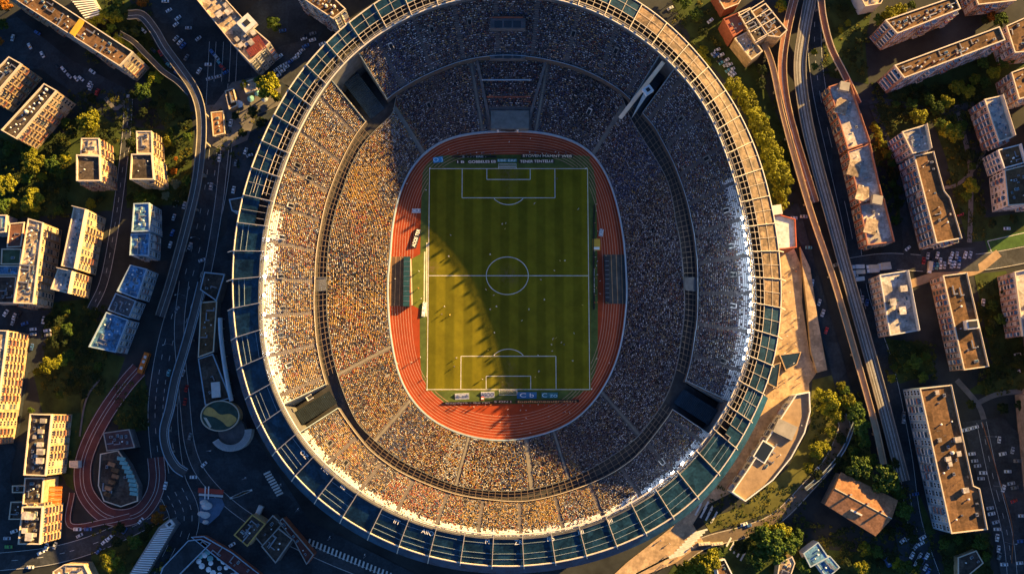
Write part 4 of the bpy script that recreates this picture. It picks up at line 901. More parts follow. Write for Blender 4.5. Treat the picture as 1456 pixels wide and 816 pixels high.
def building(name, px, h, wall, roof, label, cat='building', par=1.0, parm=None, win='cream', bay=3.0, floor=2.6, units=10, kinds=('air_conditioner', 'roof_vent', 'skylight', 'duct'), balc=0.35, group=None, z0=0.0, root=None, cap=92, block=False, east=0.0):
    "roof outline traced at height h; windows on the walls that face the camera"
    R_ = random.Random(NB[0] + 11); NB[0] += 1
    w = ccw([P(u, v, h) for u, v in px]); FOOT.append(inset(w, -2.2)); cx = sum(p[0] for p in w) / len(w); cy = sum(p[1] for p in w) / len(w)
    if root is None:
        e = empty(name, (cx, cy, 0), label, cat, group); bx, by = cx, cy
    else: e = root; bx, by = root.location.x, root.location.y
    loc = [(x - bx, y - by) for x, y in w]
    b = MB(); b.prism(loc, z0, h, 0, 0, bottom=False); b.build('wall', wall, e)
    parm = parm or cream; ins = inset(loc, .26)
    if par > 0:
        b = MB(); n = len(loc); out = inset(loc, -.05)
        for i in range(n):
            j = (i + 1) % n
            vs = [(*out[i], h - .25), (*out[j], h - .25), (*ins[j], h - .02), (*ins[i], h - .02), (*out[i], h + par), (*out[j], h + par), (*ins[j], h + par), (*ins[i], h + par)]
            b.hull(vs, ((0, 1, 5, 4), (2, 3, 7, 6), (4, 5, 6, 7)))
        b.build('parapet', parm, e)
        if east:
            for i in range(n):
                j = (i + 1) % n; d = Vector(loc[j]) - Vector(loc[i]); nrm = Vector((d.y, -d.x)).normalized()
                if nrm.dot(SD) > .55 and d.length > 3:
                    b = MB(); p, q = Vector(loc[i]) - nrm * .18, Vector(loc[j]) - nrm * .18; b.bar((p.x, p.y, h + (par + east) / 2 + par * .5), (q.x, q.y, h + (par + east) / 2 + par * .5), .22, east); b.build('screen_wall', parm, e)
    b = MB(); b.face([(x, y, h + .05) for x, y in inset(loc, .24 if par > 0 else -.1)]); ro = b.build('roof', roof, e)
    # rooftop plant, sub-parts of the roof
    safe = inset(loc, 1.3); xs, ys = [p[0] for p in loc], [p[1] for p in loc]
    L0 = max(range(len(loc)), key=lambda i: (Vector(loc[(i + 1) % len(loc)]) - Vector(loc[i])).length); dv = Vector(loc[(L0 + 1) % len(loc)]) - Vector(loc[L0]); ra = math.atan2(dv.y, dv.x)
    placed, tries = [], 0
    units = int(units * 1.7)
    while len(placed) < units and tries < 500:
        tries += 1; p = (R_.uniform(min(xs), max(xs)), R_.uniform(min(ys), max(ys)))
        if not inside(p, safe) or any(math.hypot(p[0] - q[0], p[1] - q[1]) < 1.5 for q in placed): continue
        k = R_.choice(kinds); o = link(k, unit_mesh(k), ro); o.location = (p[0], p[1], h + .05); o.rotation_euler = (0, 0, ra + R_.choice((0, PI / 2))); s = R_.uniform(.5, 1.1); o.scale = (s, s, s); placed.append(p)
    # windows
    if win:
        edges = []
        for i in range(len(loc)):
            p, q = Vector(loc[i]), Vector(loc[(i + 1) % len(loc)]); d = q - p; nrm = Vector((d.y, -d.x)).normalized(); mid = (p + q) / 2 + Vector((bx, by))
            tocam = Vector((CAM[0], CAM[1])) - mid
            if d.length > 2.5 and nrm.dot(tocam) > 25: edges.append((p, d, nrm))
        bay_, fl_ = bay, floor
        cnt = lambda: sum(max(1, int(d.length / bay_)) for _, d, _ in edges) * max(1, int((h - z0 - .6) / fl_))
        while cnt() > cap: bay_ *= 1.05; fl_ = min(fl_ * 1.02, 3.3)
        for p, d, nrm in edges:
            nb, nf = max(1, int(d.length / bay_)), max(1, int((h - z0 - .6) / fl_)); fh = (h - z0 - .3) / nf; bw = d.length / nb; u_ = d.normalized(); a = math.atan2(nrm.y, nrm.x) + PI / 2
            for i in range(nb):
                bal = balc > 0 and R_.random() < balc
                for j in range(nf):
                    c = p + u_ * bw * (i + .5); kind = 'balcony' if (bal and j > 0) else 'window'
                    o = link(kind, R_.choice(WALT[win + '_b'] if kind == 'balcony' else WALT[win]), e); o.location = (c.x + nrm.x * .02, c.y + nrm.y * .02, z0 + .3 + fh * j + fh * .22); o.rotation_euler = (0, 0, a); o.scale = (bw * .66, 1, fh * .62)
    return e
exec_order = None
# ---- left of the stadium
e = building('apartment_block', [(0, -14), (50, -16), (190, 75), (171, 95)], 19, w_grey, r_brown, 'long slab block running into the upper left corner, cluttered brown roof and pale end wall', 'apartment block', par=.9, win='cream', units=40, kinds=('air_conditioner', 'roof_vent', 'skylight', 'duct', 'antenna'), bay=3.4, balc=.5)
b = MB(); p = P(110, 40, 20); b.box(p[0] - e.location.x, p[1] - e.location.y, 20.2, 2.0, 7.5, 1.6, -.55); b.build('yellow_wall', yellow_m, e)
e = building('shed', [(95, -8), (128, -8), (144, 21), (122, 28)], 7, w_grey, concrete_d, 'shed with a white ribbed roof behind the long slab block', 'shed', par=0, win=None, units=0)
b = MB(); w0, w1, w2, w3 = [Vector(P(*q, 7.2)) - e.location.xy for q in ((95, -8), (128, -8), (144, 21), (122, 28))]
for k in range(11):
    t = (k + .5) / 11; p, q = w0.lerp(w3, t), w1.lerp(w2, t); b.bar((p.x, p.y, 7.25), (q.x, q.y, 7.25), .45, .3)
b.build('roof_rib', white, e)
building('apartment_block', [(-32, 128), (14, 82), (32, 92), (-12, 143)], 18, w_tan, r_dark, 'sunlit block cut by the picture edge, nearer the top of two parallel slabs', 'apartment block', par=1.0, win='cream', balc=.7, units=12)
building('apartment_block', [(64, 120), (82, 130), (24, 198), (3, 186)], 18, w_tan, r_dark, 'dark roofed slab with round white roof vents, lower of two parallel slabs', 'apartment block', par=1.0, win='cream', balc=.7, units=12, kinds=('roof_vent', 'water_tank', 'roof_vent'))
for (a, c, lab) in (([(110, 221), (143, 223), (144, 258), (110, 258)], [(116, 197), (141, 197), (143, 222), (115, 220)], 'small tower with tan rear wing and brown roof, left of a matching pair'),
                    ([(188, 220), (217, 220), (220, 256), (186, 256)], [(194, 187), (216, 187), (217, 219), (195, 219)], 'small tower with tan rear wing and brown roof, right of a matching pair')):
    e = building('apartment_tower', a, 17, w_tan, r_dark, lab, 'apartment tower', par=1.1, win='cream', units=4, kinds=('roof_vent', 'antenna'), group='pair of small towers', bay=2.6)
    building('wing', c, 15, w_tan, r_light, '', root=e, par=.4, win='cream', units=4, bay=2.6)
e = building('apartment_block', [(106, 294), (126, 299), (110, 383), (88, 378)], 18, w_tan, r_grey, 'pale block with shaded roof and sunlit balcony wall beside the street', 'apartment block', par=.7, east=2.2, win='cream', balc=.6, units=10)
building('wing', [(84, 381), (107, 386), (101, 418), (73, 411)], 17, w_tan, r_grey, '', root=e, par=.7, east=2.0, win='cream', balc=.5, units=6)
building('apartment_block', [(41, 311), (62, 317), (48, 432), (20, 431)], 17, w_tan, r_light, 'narrow sunlit block with cluttered sandy roof next to the green roofed sheds', 'apartment block', par=.7, win='cream', balc=.3, units=22)
building('shed', [(14, 318), (35, 316), (30, 351), (10, 352)], 8, brick, mat('rust roofing', (.16, .075, .05), .9, var=.3), 'small shed with a rust brown roof beside the narrow sunlit block', 'shed', par=.3, win=None, units=2)
building('shed', [(3, 354), (31, 354), (29, 376), (2, 376)], 8, w_grey, r_green, 'small shed with a mossy green roof beside the narrow sunlit block', 'shed', par=.5, win=None, units=1)
building('shed', [(-4, 378), (28, 378), (26, 391), (-4, 391)], 8, w_white, r_blue, 'small shed with a bright blue roof beside the narrow sunlit block', 'shed', par=.5, win=None, units=1)
building('workshop', [(-10, 393), (24, 393), (20, 431), (-10, 431)], 9, w_grey, r_dark, 'dark flat roofed workshop below the blue roofed shed', 'workshop', par=.5, win=None, units=5)
building('workshop', [(-12, 306), (10, 306), (8, 330), (-12, 332)], 9, w_grey, r_blue, 'blue roofed workshop at the picture edge above the rust brown shed', 'workshop', par=.5, win=None, units=3)
e = building('office_block', [(191, 290), (213, 289), (214, 329), (188, 330)], 14, w_blue, r_blue, 'stepped blue roofed office block in shade, nearer the towers', 'office block', par=.8, win='white', balc=.3, units=12, bay=2.4, parm=rail_b)
building('wing', [(187, 333), (214, 332), (212, 364), (185, 363)], 13, w_blue, r_blue, '', root=e, par=.7, win='white', units=8, bay=2.4, parm=rail_b)
e = building('office_block', [(186, 377), (210, 383), (196, 425), (167, 414)], 13, w_blue, r_blue, 'long blue roofed office block in shade beside the highway', 'office block', par=.8, win='white', balc=.3, units=10, bay=2.4, parm=rail_b)
building('wing', [(165, 417), (194, 428), (184, 452), (154, 441)], 11, w_blue, concrete_d, '', root=e, par=.6, win='white', units=9, bay=2.4, parm=rail_b)
building('wing', [(152, 444), (183, 455), (165, 501), (127, 493)], 12, w_blue, r_blue, '', root=e, par=.8, win='white', units=9, bay=2.4, parm=rail_b)
building('apartment_block', [(-40, 468), (12, 470), (0, 560), (-12, 632), (-45, 632)], 18, w_tan, r_light, 'tall sunlit block at the picture edge with deep balconies', 'apartment block', par=.8, win='cream', balc=.8, units=12)
e = building('apartment_block', [(44, 588), (75, 589), (66, 676), (35, 675)], 18, w_tan, r_dark, 'long terrace of three dark roofed blocks with an orange awning between', 'apartment block', par=1.0, win='cream', balc=.5, units=12, kinds=('air_conditioner', 'skylight', 'stair_house'))
building('wing', [(36, 679), (63, 679), (60, 717), (33, 716)], 13, w_tan, r_dark, '', root=e, par=.6, win=None, units=5)
building('wing', [(33, 720), (62, 720), (58, 773), (27, 773)], 18, w_tan, r_dark, '', root=e, par=1.0, win='cream', balc=.4, units=8, kinds=('air_conditioner', 'skylight', 'stair_house'))
b = MB(); p0, p1 = P(63, 691, 8), P(87, 718, 8)
for k in range(8): b.box((p0[0] + p1[0]) / 2 - e.location.x, p0[1] + (p1[1] - p0[1]) * (k + .5) / 8 - e.location.y, 8 + .15 * (k % 2), p1[0] - p0[0], .8, .25, 0, k % 2)
b.build('awning', [orange_m, mat('pale orange fabric', (.55, .25, .08), .7)], e)
building('shed', [(18, 690), (37, 690), (37, 700), (18, 700)], 6, w_tan, r_dark, 'small cream edged shed left of the orange awning', 'shed', par=.5, win=None, units=1)
building('shed', [(16, 713), (34, 713), (32, 738), (13, 738)], 6, w_tan, r_dark, 'larger cream edged shed below the small one by the terrace', 'shed', par=.5, win=None, units=4)
building('shed', [(99, 655), (111, 655), (111, 665), (99, 664)], 4, w_white, r_grey, 'tiny pale roofed shed between the long terrace and the red loop', 'shed', par=.2, win=None, units=0)
# inside the loop
e = building('pavilion', [(147, 615), (184, 610), (192, 636), (152, 641)], 6, concrete_d, mat('plum roofing', (.09, .05, .05), .9, var=.3), 'plum roofed pavilion at the top of the red loop', 'pavilion', par=.3, win=None, units=6, parm=concrete)
e = building('terraced_hall', [(143, 645), (168, 640), (182, 660), (196, 690), (196, 712), (172, 720), (148, 712), (140, 690)], 5, concrete_d, r_dark, 'stepped hall with teal glass bays inside the red loop road', 'hall', par=.4, win=None, units=4, parm=cream)
for k in range(9):
    u, v = 172 + 18 * math.sin(k / 8 * 1.6), 652 + k * 6.2; x, y = P(u, v, 6); b = MB(); b.box(x - e.location.x, y - e.location.y, 5.6, 3.2, 1.4, .9, -.15); b.build('glass_bay', r_teal, e)
for k in range(6):
    u, v = 158 + 6 * math.sin(k), 660 + k * 8.5; x, y = P(u, v, 6); b = MB(); b.box(x - e.location.x, y - e.location.y, 5.5, 3.0, 1.6, .7, -.3); b.build('terrace', r_brown if k % 2 else r_tile, e)
# the ribbed canopy, house, market court, dark houses at the bottom
e = building('bus_canopy', [(226, 750), (241, 738), (249, 746), (204, 818), (183, 818)], 7, steel, concrete, 'long pale canopy with ribbed roof running off the lower edge', 'canopy', par=0, win=None, units=0)
b = MB()
for k in range(22):
    t = k / 21; p = Vector(P(228 + (184 - 228) * t, 752 + (818 - 752) * t, 7.3)); q = Vector(P(247 + (206 - 247) * t, 750 + (820 - 750) * t, 7.3)); p, q = p - e.location.xy, q - e.location.xy; b.bar((p.x, p.y, 7.3), (q.x, q.y, 7.3), .4, .4)
b.build('roof_rib', white, e); b = MB(); p = Vector(P(241, 745, 8)) - e.location.xy; b.box(p.x, p.y, 7.5, 3.2, 2.4, 1.0, .7, 0); b.box(p.x, p.y, 8.05, 1.4, 1.2, .15, .7, 1); b.build('skylight', [w_white, dark], e)
building('house', [(76, 812), (92, 802), (120, 802), (130, 822), (76, 822)], 8, w_tan, r_light, 'pale curved roof house at the lower edge below the red loop', 'house', par=.6, win=None, units=3)
e = building('market_hall', [(232, 806), (268, 768), (286, 766), (300, 772), (250, 822), (226, 822)], 4, concrete_d, asphalt, 'low dark deck by the ribbed canopy, edged with pale rails', 'deck', par=.5, win=None, units=0, parm=rail_b)
e = building('brick_terrace', [(272, 763), (290, 762), (330, 785), (372, 818), (345, 820), (312, 795)], 4, brick, mat('maroon roofing', (.12, .04, .035), .9, var=.3), 'low maroon terrace slanting across the lower edge by the market court', 'terrace', par=.4, win=None, units=5, parm=rail_b)
building('house', [(333, 760), (359, 731), (378, 744), (352, 776)], 9, w_tan, r_dark, 'dark roofed house with a bright yellow edge strip in the forecourt', 'house', par=.7, win=None, units=6, parm=gold_m)
building('house', [(362, 762), (388, 732), (402, 744), (374, 776)], 7, concrete_d, r_dark, 'low dark house right against the yellow edged house', 'house', par=.4, win=None, units=2, parm=concrete)
building('house', [(372, 776), (396, 750), (416, 766), (392, 800)], 9, concrete_d, r_dark, 'dark flat roofed house with pale edges, middle of the forecourt cluster', 'house', par=.5, win=None, units=3, parm=concrete)
building('house', [(396, 742), (402, 736), (446, 788), (436, 802), (418, 768)], 7, brick, mat('wine roofing', (.13, .045, .035), .9, var=.3), 'wine red roofed house at the right of the forecourt cluster', 'house', par=.4, win=None, units=4, parm=concrete)
# top left centre
e = building('apartment_block', [(272, -10), (312, -10), (352, 34), (385, 62), (356, 90), (330, 62)], 17, w_grey, r_light, 'block with pale cluttered roof and a red ribbed end at the top edge', 'apartment block', par=1.1, win='white', balc=.3, units=16, kinds=('air_conditioner', 'skylight', 'duct', 'stair_house'))
b = MB(); c = Vector(P(362, 66, 18)) - e.location.xy
for k in range(9): b.box(c.x + (k - 4) * .75, c.y + (k - 4) * .5, 17.9, .5, 6.6, .5, .6, 0)
b.build('red_ribs', mat('red roofing', (.30, .06, .045), .8), e); b = MB(); c = Vector(P(352, 35, 18)) - e.location.xy; b.box(c.x, c.y, 18.4, 6.5, 6.0, 2.4, .75, 0); b.box(c.x, c.y, 19.7, 2.6, 2.4, .2, .75, 1); b.build('stair_house', [w_white, dark], e)
building('apartment_block', [(424, -6), (462, -14), (492, 14), (474, 28)], 19, w_grey, r_brown, 'round vented brown roof block at the top edge against the stadium', 'apartment block', par=.8, win='white', balc=.2, units=9, kinds=('water_tank', 'roof_vent', 'air_conditioner'))
building('kiosk', [(320, 130), (332, 126), (338, 150), (326, 156)], 4, w_tan, r_brown, 'small brown roofed kiosk in the market square by the curved viaduct', 'kiosk', par=.3, win=None, units=2, group='market kiosks')
building('kiosk', [(345, 118), (362, 112), (366, 128), (350, 134)], 4, w_tan, r_light, 'small sandy roofed kiosk in the market square nearest the big tree', 'kiosk', par=.3, win=None, units=4, group='market kiosks')
building('kiosk', [(300, 160), (318, 158), (320, 190), (303, 194)], 3, w_tan, r_tile, 'tiled kiosk in the market square next to the viaduct', 'kiosk', par=.2, win=None, units=3, group='market kiosks')
# entrance halls left of the stadium
building('entrance_hall', [(291, 387), (320, 390), (308, 428), (285, 412)], 8, concrete_d, r_dark, 'dark lozenge roofed hall at the top of the long entrance strip', 'hall', par=.5, win=None, units=2, parm=rail_b)
building('entrance_hall', [(286, 430), (309, 428), (304, 500), (282, 508)], 6, concrete_d, r_brown, 'brown roofed hall in the middle of the long entrance strip', 'hall', par=.5, win=None, units=5, parm=cream)
e = building('entrance_hall', [(282, 510), (303, 503), (328, 566), (292, 576)], 5, concrete_d, r_dark, 'black roofed hall with one white roof box above the round building', 'hall', par=.4, win=None, units=2, parm=rail_b)
b = MB(); p = Vector(P(307, 554, 6)) - e.location.xy; b.box(p.x, p.y, 5.8, 3.6, 6.4, 1.2, .1); b.build('roof_box', w_white, e)
# round building with gold and green roof, curved white block
cx_, cy_ = P(313, 591, 6); e = empty('round_pavilion', (cx_, cy_, 0), 'round pavilion with a gold and dark green patterned roof', 'pavilion'); n = 40; rx_, ry_ = 7.9, 6.2
el = [(rx_ * math.cos(2 * PI * k / n), ry_ * math.sin(2 * PI * k / n)) for k in range(n)]
b = MB(); b.prism(el, 0, 6, 0, bottom=False); b.build('wall', w_tan, e); b = MB(); b.face([(x * .95, y * .95, 6.05) for x, y in el]); ro = b.build('roof', mat('dark green roofing', (.035, .07, .055), .7, var=.3), e)
b = MB(); cr = smooth([(-7, 1), (-5.5, 3.5), (-3, 3.0), (0, .6), (4, .8), (6.8, -1), (6.2, -2.8), (3.5, -4.4), (1, -2.4), (-2, -.6), (-5, 0)], 5, True); b.prism([(p.x, p.y) for p in cr], 6.06, 6.25); b.build('gold_panel', gold_m, ro)
b = MB(); cr = [(-6.9, -.6), (-5.6, -.8), (-3.4, -4.4), (-4.0, -5.1)]; b.prism(cr, 6.06, 6.2); b.build('cream_panel', cream, ro)
b = MB()
for k in range(n):
    p, q = el[k], el[(k + 1) % n]; b.bar((p[0], p[1], 6.2), (q[0], q[1], 6.2), .35, .5)
b.build('roof_edge', cream, e)
cx_, cy_ = P(328, 613, 5); e = empty('crescent_building', (cx_, cy_, 0), 'white ribbed crescent building just below the round pavilion', 'building')
def crescent(r0, r1, a0, a1, n=30): return [(r0 * math.cos(a0 + (a1 - a0) * k / n), r0 * math.sin(a0 + (a1 - a0) * k / n) * .95) for k in range(n + 1)] + [(r1 * math.cos(a0 + (a1 - a0) * k / n), r1 * math.sin(a0 + (a1 - a0) * k / n) * .95) for k in range(n, -1, -1)]
b = MB(); b.prism(crescent(6.0, 8.6, -2.55, .1), 0, 5, 0, bottom=False); b.build('wall', w_grey, e); b = MB(); b.prism(crescent(5.9, 8.7, -2.57, .12), 5.01, 5.3); ro = b.build('roof', w_white, e)
b = MB()
for k in range(34):
    t = -2.5 + 2.55 * k / 33; b.bar((6.0 * math.cos(t), 5.7 * math.sin(t), 5.45), (8.6 * math.cos(t), 8.2 * math.sin(t), 5.45), .12, .25)
b.build('roof_rib', steel, ro)
b = MB(); b.cyl(0, 0, 0, 3.5, 5.6, 36); b.build('drum', concrete_d, e)
# white tube by the stadium
tp = smooth([(*P(313, 452, 6), 6), (*P(314, 475, 6), 6), (*P(318, 510, 6), 6), (*P(323, 540, 5.5), 5.5), (*P(329, 570, 5), 5)], 8); b = MB()
for i in range(len(tp) - 1): b.tube(tp[i], tp[i + 1], .95, 8)
b.v = [(x - tp[0].x, y - tp[0].y, z) for x, y, z in b.v]; e = empty('covered_walkway', (tp[0].x, tp[0].y, 0), 'pale blue tubular walkway curving beside the stadium roof', 'walkway'); b.build('tube', mat('pale blue sheet', (.40, .52, .58), .4, var=.1), e)
for i in range(0, len(tp), 5): b = MB(); b.cyl(tp[i].x - tp[0].x, tp[i].y - tp[0].y, 0, tp[i].z - .8, .25, 6); b.build('post', steel, e)
# stadium entrance annexes
building('stadium_annex', [(326, 284), (350, 280), (372, 292), (366, 306), (330, 300)], 14, w_blue, r_dark, 'dark wedge roofed annex on the shaded side of the stadium', 'annex', par=.5, win=None, units=0, parm=rail_b)
e = building('stadium_annex', [(1078, 312), (1108, 306), (1130, 312), (1132, 352), (1086, 358)], 14, brick, mat('white blue roofing', (.55, .58, .62), .6, var=.3), 'red edged annex with white roof on the sunny side of the stadium', 'annex', par=1.0, win=None, units=1, parm=mat('red edging', (.42, .10, .06), .7))
b = MB(); p = Vector(P(1096, 300, 15)) - e.location.xy; b.box(p.x, p.y, 14.5, 9, 4.0, 2.5, .15); b.build('upper_block', w_white, e)
for (q, lab) in (([(1108, 504), (1139, 500), (1133, 518), (1117, 527)], 'star shaped dark glass canopy on the plaza right of the stadium'), ([(1096, 520), (1110, 515), (1105, 552), (1091, 545)], 'narrow dark glass canopy on the plaza beside the stadium ring')):
    building('glass_canopy', q, 3.0, concrete_d, mat('canopy glass', (.02, .04, .06), .15, var=.2, spec=.5), lab, 'canopy', par=.25, win=None, units=0, parm=paving)
# curved block right below
e = building('curved_block', [(1040, 699), (1062, 668), (1098, 612), (1131, 561), (1150, 557), (1151, 585), (1143, 615), (1124, 650), (1098, 682), (1059, 712)], 9, w_white, mat('tan roofing', (.33, .23, .14), .9, var=.2, scale=.4), 'curved block with tan roof and thick white rim beside the stadium', 'building', par=1.3, win='white', units=3, parm=white, bay=3.0)
b = MB(); p = Vector(P(1116, 610, 10)) - e.location.xy; b.box(p.x, p.y, 10.0, 8.5, 6.0, 1.6, -.45); b.build('roof_deck', concrete, e)
b = MB(); p = Vector(P(1086, 642, 10)) - e.location.xy; b.box(p.x, p.y, 9.7, 8.0, 5.6, 1.0, 1.0, 0); b.box(p.x, p.y, 10.25, 7.0, 4.6, .12, 1.0, 1); b.build('glass_roof', [white, glass], e)
# ---- right side
RK = ('air_conditioner', 'roof_vent', 'skylight', 'duct', 'chimney')
building('apartment_block', [(1258, 30), (1357, -4), (1365, 14), (1275, 49)], 19, w_pink, r_brown, 'slanting slab with brown roof and grey gable, upper of two in the top corner', 'apartment block', par=.9, win='white', balc=.4, units=16, kinds=RK)
building('apartment_block', [(1271, 94), (1420, 39), (1428, 58), (1285, 112)], 20, w_pink, r_brown, 'longest slanting slab with brown roof, second down in the top corner', 'apartment block', par=.9, win='white', balc=.4, units=22, kinds=RK)
e = building('brick_block', [(1178, 124), (1206, 115), (1236, 203), (1205, 213)], 10.5, brick, r_grey, 'long red brick block with pale blue shaded roof beside the viaduct', 'apartment block', par=.7, east=1.1, win='cream', units=5, parm=mat('brick parapet', (.40, .17, .11), .8, var=.2), bay=2.6, cap=60)
building('wing', [(1205, 216), (1236, 205), (1253, 280), (1222, 290)], 10.5, brick, r_grey, '', root=e, par=.7, east=1.1, win='cream', units=4, parm=MATS['brick parapet'], bay=2.6, cap=60)
building('wing', [(1222, 292), (1256, 283), (1271, 344), (1233, 349)], 10.5, brick, r_grey, '', root=e, par=.7, east=1.0, win='cream', units=4, parm=MATS['brick parapet'], bay=2.6, cap=60)
for (u, v) in ((1196, 152), (1214, 240), (1226, 275), (1238, 322)):
    b = MB(); p = Vector(P(u, v, 10.8)) - e.location.xy; b.box(p.x, p.y, 10.7, 5.0, 6.5, 1.1, -.28); b.build('roof_deck', r_light, e)
b = MB(); p = Vector(P(1246, 285, 12)) - e.location.xy; b.box(p.x, p.y, 12.1, 4.2, 3.8, 3.0, -.2); b.build('stair_house', concrete, e)
b = MB(); p = Vector(P(1200, 124, 12)) - e.location.xy; b.box(p.x, p.y, 11.9, 4.0, 3.8, 2.6, -.2); b.build('stair_house', concrete, e)
e = building('apartment_block', [(1299, 222), (1327, 216), (1331, 232), (1342, 272), (1350, 282), (1367, 339), (1331, 346)], 17, w_pink, r_brown, 'brown roofed block with pink balcony wall above the small parking lot', 'apartment block', par=.7, east=.4, win='white', balc=.6, units=7, kinds=RK, bay=2.4)
building('wing', [(1282, 188), (1315, 178), (1322, 213), (1297, 219)], 18, w_pink, r_grey, '', root=e, par=.7, east=2.2, win='white', units=5, bay=2.4)
building('apartment_tower', [(1399, 142), (1422, 137), (1440, 195), (1420, 202)], 15, w_pink, r_grey, 'pink walled tower with blue patched roof near the round tree', 'apartment tower', par=.7, east=2.4, win='white', balc=.4, units=6, bay=2.4)
e = building('apartment_block', [(1418, 214), (1449, 206), (1456, 232), (1427, 240)], 14, w_white, r_brown, 'white framed block with brown roof at the picture edge', 'apartment block', par=.8, east=1.6, win='white', balc=.5, units=3, bay=2.4, parm=w_white)
building('wing', [(1427, 243), (1458, 235), (1474, 290), (1432, 293)], 13, w_white, r_brown, '', root=e, par=1.0, win='white', units=6, bay=2.4, balc=.4)
building('office_block', [(1250, 391), (1289, 385), (1305, 470), (1265, 477)], 13, w_pink, r_grey, 'office block with blue shaded roof and pinkish grid wall by the parked trucks', 'office block', par=.7, east=2.0, win='white', units=8, kinds=('skylight', 'air_conditioner', 'stair_house'), bay=2.2, balc=0, parm=w_white)
e = building('apartment_block', [(1340, 392), (1374, 388), (1405, 521), (1370, 526)], 13, w_pink, r_brown, 'brown roofed block with a white stair tower on its edge', 'apartment block', par=.7, east=.5, win='white', balc=.3, units=6, kinds=RK, bay=2.4)
b = MB(); p = Vector(P(1383, 461, 16)) - e.location.xy; b.box(p.x, p.y, 8, 5.0, 3.8, 16.6, .1, 0); b.box(p.x, p.y, 16.42, 3.6, 2.6, .3, .1, 1); b.build('stair_tower', [w_white, dark], e)
building('apartment_block', [(1307, 552), (1352, 547), (1383, 690), (1392, 694), (1403, 752), (1352, 758)], 17, w_blue, r_brown, 'longest flat brown roof block beside the big car park', 'apartment block', par=.7, east=.5, win='white', balc=.35, units=16, kinds=('antenna', 'air_conditioner', 'roof_vent', 'water_tank', 'stair_house'), bay=2.8)
building('apartment_block', [(1441, 387), (1475, 380), (1480, 470), (1453, 478)], 14, w_pink, r_grey, 'grid walled block at the picture edge beside the dark garden', 'apartment block', par=1.2, win='white', units=4, bay=2.2)
building('apartment_block', [(1430, 38), (1475, 18), (1485, 72), (1442, 76)], 15, w_pink, r_brown, 'sandy roofed block in the top corner at the end of the longest slab', 'apartment block', par=.8, win='white', units=6, kinds=RK)
building('apartment_block', [(1437, 104), (1480, 88), (1490, 130), (1448, 142)], 14, w_pink, r_brown, 'brown block at the picture edge between garden trees', 'apartment block', par=.8, win='white', units=5, kinds=RK)
building('apartment_block', [(1380, -20), (1440, -26), (1444, 2), (1390, 8)], 12, w_pink, r_brown, 'block just showing at the top edge behind the slanting slabs', 'apartment block', par=.8, win='white', units=4)
building('house', [(1218, -14), (1262, -14), (1252, 6), (1230, 10)], 9, w_white, r_light, 'pale roofed house at the top edge beside the highway ramps', 'house', par=.6, win=None, units=4)
e = building('industrial_hall', [(1028, 28), (1048, 20), (1062, 40), (1042, 54)], 11, brick, mat('terracotta roofing', (.35, .13, .07), .85, var=.2), 'industrial hall of red roof and open steel decks above the stadium rim', 'industrial hall', par=1.0, win=None, units=2, parm=brick)
building('wing', [(1049, 19), (1066, 12), (1090, 52), (1074, 62)], 12, w_tan, r_dark, '', root=e, par=.6, win=None, units=8)
building('wing', [(1068, 18), (1088, 6), (1119, 44), (1108, 54), (1092, 52)], 12, w_tan, r_brown, '', root=e, par=.8, win=None, units=8)
building('wing', [(1044, 56), (1062, 46), (1084, 74), (1068, 86)], 10, w_tan, r_light, '', root=e, par=.8, win=None, units=6)
for k in range(4):
    b = MB(); p = Vector(P(1050 + k * 9, 24 + k * 11, 13)) - e.location.xy; q = Vector(P(1086 + k * 8, 2 + k * 12, 13)) - e.location.xy; b.bar((p.x, p.y, 13.2), (q.x, q.y, 13.2), .35, .5); b.build('roof_truss', cream, e)
building('house', [(1016, -10), (1062, -14), (1050, 6), (1030, 14)], 9, brick, r_tile, 'terracotta house at the top edge above the industrial hall', 'house', par=.4, win=None, units=3)
e = building('villa', [(1142, 786), (1163, 770), (1178, 792), (1152, 806)], 7, w_white, r_blue, 'blue roofed villa among bushes at the lower edge', 'villa', par=.4, win=None, units=2, parm=rail_b)
building('wing', [(1160, 800), (1180, 790), (1194, 806), (1176, 822)], 6, w_white, r_blue, '', root=e, par=.3, win=None, units=2, parm=rail_b)
building('house', [(1017, 798), (1030, 794), (1044, 822), (1022, 826)], 7, w_white, r_brown, 'white edged narrow house at the lower edge between bushy trees', 'house', par=.7, win=None, units=2, parm=white)
building('house', [(1108, 800), (1126, 790), (1130, 800), (1122, 824), (1104, 824)], 6, w_tan, r_light, 'sandy roofed house half hidden by the big trees at the lower edge', 'house', par=.5, win=None, units=3)
building('shed', [(1362, 792), (1388, 782), (1398, 800), (1376, 818), (1362, 818)], 4, w_tan, r_dark, 'dark roofed shed in the garden below the longest flat block', 'shed', par=.3, win=None, units=2)
for (q, h, lab) in (([(1486, 560), (1530, 550), (1545, 700), (1500, 708)], 24, 'tall block beyond the big car park'), ([(1490, 430), (1535, 424), (1545, 520), (1498, 526)], 22, 'tall block beyond the dark garden'),
                    ([(1505, 720), (1560, 716), (1570, 830), (1515, 836)], 24, 'tall block beyond the lower end of the car park'), ([(1500, 150), (1545, 140), (1560, 260), (1515, 268)], 22, 'tall block beyond the pink tower'),
                    ([(250, -95), (400, -110), (402, -75), (252, -62)], 24, 'tall block beyond the top edge car park'), ([(500, -150), (660, -160), (662, -128), (502, -118)], 27, 'tall block beyond the top of the stadium'), ([(1180, -90), (1330, -130), (1335, -95), (1190, -60)], 20, 'tall block beyond the slanting slabs')):
    building('apartment_block', q, h, w_pink, r_brown, lab + ', added outside the frame for its shade', 'apartment block', par=.8, win=None, units=8)  # unseen blocks added so their shadows fall on car parks and gardens
